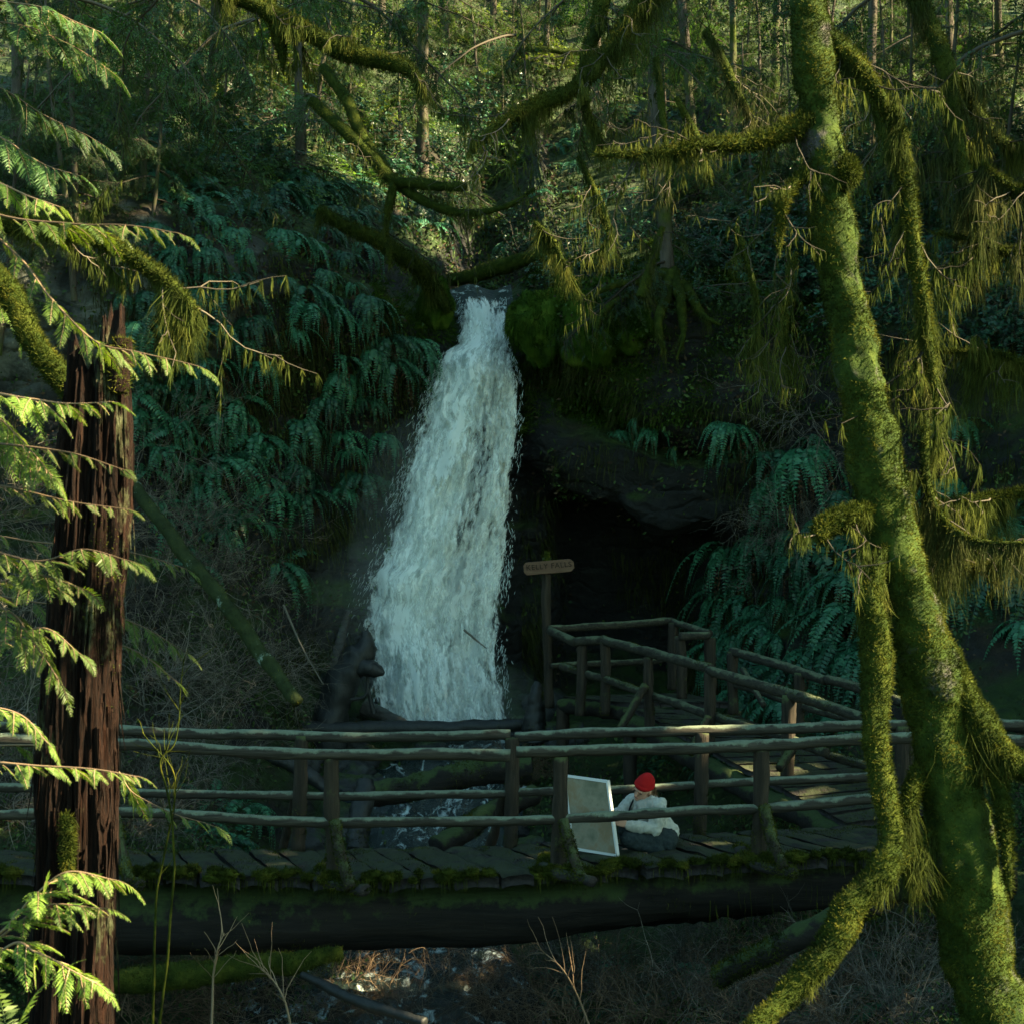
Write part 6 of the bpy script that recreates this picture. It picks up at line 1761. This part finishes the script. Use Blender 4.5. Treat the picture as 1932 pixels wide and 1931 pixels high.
# ------------------------------------------------------------------ unseen leaf layer added right of the picture, shaped to shade the ravine
S_ = np.array(SUN)
E1 = nrm(np.cross(S_, [0, 0, 1.])); E2 = np.cross(E1, S_)
def ab(p):
    p = np.asarray(p, float)
    return np.stack([p @ E1, p @ E2], -1)
OPEN = []                                              # gaps in the leaf layer: (point the sun reaches, radius)
def gap(px, py, Y, r): OPEN.append((ab(P(px, py, Y)), r * 1.35 + .26))
for a in [(60, 470, 7.4, .55), (250, 440, 7.2, .35), (300, 680, 7.1, .42), (120, 640, 7.3, .4), (60, 640, 9.5, .5), (60, 800, 7.2, .5), (100, 860, 7.2, .3), (30, 950, 7.2, .3), (100, 1160, 7.2, .28), (180, 1050, 7.1, .25),
          (60, 1300, 7.2, .25), (210, 1400, 9., .18), (150, 1450, 7., .25), (130, 1660, 6.85, .3), (100, 1800, 6.9, .28), (230, 1480, 9, .25), (20, 1940, 6.6, .3), (205, 1000, 9, .12), (200, 1700, 9, .14),
          (1610, 560, 8.3, .12), (1630, 650, 8.3, .10), (1690, 880, 8.2, .13), (1720, 1010, 8.15, .15), (1760, 1150, 8.1, .16), (1690, 1150, 8, .10), (1790, 1280, 8, .10), (1600, 330, 8.4, .1), (1560, 200, 8.4, .08),
          (1660, 1300, 7.9, .11), (1680, 1480, 7.8, .13), (1690, 1600, 7.8, .1), (1850, 1500, 8, .12), (1745, 1580, 7.9, .18), (1860, 1240, 8.8, .16), (1900, 1220, 8.8, .14), (1850, 480, 9.2, .16), (1900, 420, 9, .2), (1870, 1000, 8.6, .12), (1800, 720, 8.8, .1),
          (1490, 1390, 17.6, .3), (1330, 1378, 15.5, .35), (720, 1905, 12.5, .25), (1020, 1880, 12.5, .2), (300, 1880, 12.5, .2), (1130, 1400, 15.5, .08), (1140, 430, 12, .2), (1260, 250, 12.5, .25), (1340, 330, 12.7, .2), (1060, 470, 12.4, .14), (1290, 230, 12.5, .15), (520, 80, 11, .22), (700, 110, 10.8, .16), (600, 70, 10.9, .12),
          (660, 250, 20.8, .35), (720, 305, 20.6, .3), (1080, 1850, 11.4, .1), (120, 80, 11.1, .5), (190, 120, 11, .4), (60, 260, 11.1, .3), (140, 320, 11, .25), (330, 60, 20, .5), (480, 110, 22, .5), (640, 60, 18, .4), (960, 60, 20, .5), (1180, 80, 18, .4), (270, 1460, 11, .2), (310, 1400, 11, .14), (500, 1600, 16, .1)]:
    gap(*a)
rng = np.random.default_rng(41)
sp = .30
aa, bb = np.meshgrid(np.arange(-62, 6, sp), np.arange(-12, 40, sp), indexing='ij')
A = np.stack([aa.ravel(), bb.ravel()], -1) + rng.uniform(-.15, .15, (aa.size, 2))
# part of the plane that matters: everything seen from the camera
near = ab(np.array([P(0, 1931, 6.), P(1932, 0, 9.)]))
Yc = A @ np.array([E1[1], E2[1]])                      # about how deep in the scene the shadow falls
dens = np.where(Yc > 27.5, .50, .97)
nz_ = fbm(np.stack([A[:, 0] * .42, A[:, 1] * .42, 0 * A[:, 0]], -1), 3, 71)
dens = np.where(Yc > 27.5, np.clip(.05 - nz_ * .6, .0, .6), np.where(Yc < 9.8, np.clip(.5 - nz_ * 1.3, .08, 1), dens))
keep = rng.random(len(A)) < np.where((Yc > 9.5) & (Yc < 27.5), 1., dens)
for (c, r) in OPEN:
    keep &= ((A - c) ** 2).sum(1) > (r * (1 + .25 * rng.normal(size=len(A)))) ** 2
fx, fy = np.meshgrid(np.linspace(0, 1, 5), np.linspace(560, 1380, 12))
fl_, fr_, fd_ = np.interp(fy, WY, WL), np.interp(fy, WY, WR), np.interp(fy, WY, WD)
for c in ab(P(fl_ + (fr_ - fl_) * fx, fy, fd_ - .3)).reshape(-1, 2):
    keep |= ((A - c) ** 2).sum(1) < .8 ** 2
for q_ in [(x_, y_, d_) for x_ in range(280, 1000, 90) for y_, d_ in ((1625, 14.6), (1410, 14.2))] + [(860, 1590, 18.2), (840, 1600, 18), (420, 1800, 13.4), (600, 1790, 13.6), (963, 1490, 15.5), (963, 1420, 15.5), (1250, 1520, 14.8), (1265, 1565, 15.0), (1290, 1600, 15.2), (1200, 1560, 14.8), (1450, 1580, 15.5), (1110, 1540, 14.6), (760, 1620, 14.6)]:
    keep |= ((A - ab(P(*q_))) ** 2).sum(1) < .55 ** 2
keep &= (Yc > -3) & (Yc < 62) & (A[:, 1] < 4 + .63 * np.abs(Yc)) & (A[:, 1] > .5 - .29 * np.abs(Yc))
A = A[keep]
n = len(A)
# height of the layer along the sun direction: well above and to the right of the picture
t = 19 + rng.uniform(-2.2, 2.2, n)
c3 = A[:, :1] * E1 + A[:, 1:] * E2
base = c3 + S_ * t[:, None]
k = 5
mid_ = base[(Yc[keep] > 11) & (Yc[keep] < 18.5)]
extra = base[(A @ np.array([E1[1], E2[1]]) > 18.5) & (A @ np.array([E1[1], E2[1]]) < 27.3)]
base = np.concatenate([base, mid_ + rng.normal(0, .22, mid_.shape), extra + rng.normal(0, .2, extra.shape), extra + rng.normal(0, .35, extra.shape)])
n = len(base)
bb3 = np.repeat(base, k, 0) + rng.normal(0, .12, (n * k, 3))
d = nrm(rng.normal(size=(n * k, 3)) + np.array([0, 0, -.3]))
no = nrm(np.tile(S_, (n * k, 1)) + .5 * rng.normal(size=(n * k, 3)))
V, F = leaves(bb3, d, no, rng.uniform(.34, .6, n * k), rng.uniform(.24, .40, n * k))
q = V.reshape(-1, 4, 3)
px_, py_ = pix(q.mean(1))
vis = (q.mean(1)[:, 1] > 0) & (px_ > -60) & (px_ < 1995) & (py_ > -60)     # leaves stay above and beside the picture
q = q[~vis]
V = q.reshape(-1, 3); F = np.arange(len(V)).reshape(-1, 4)
o = MB().add(V, F).build('leaf_gobo', M['gobo'])
tag(o, 'unseen leaf layer added right of the ravine to shade it, with gaps for sun patches', 'gobo', kind='stuff')
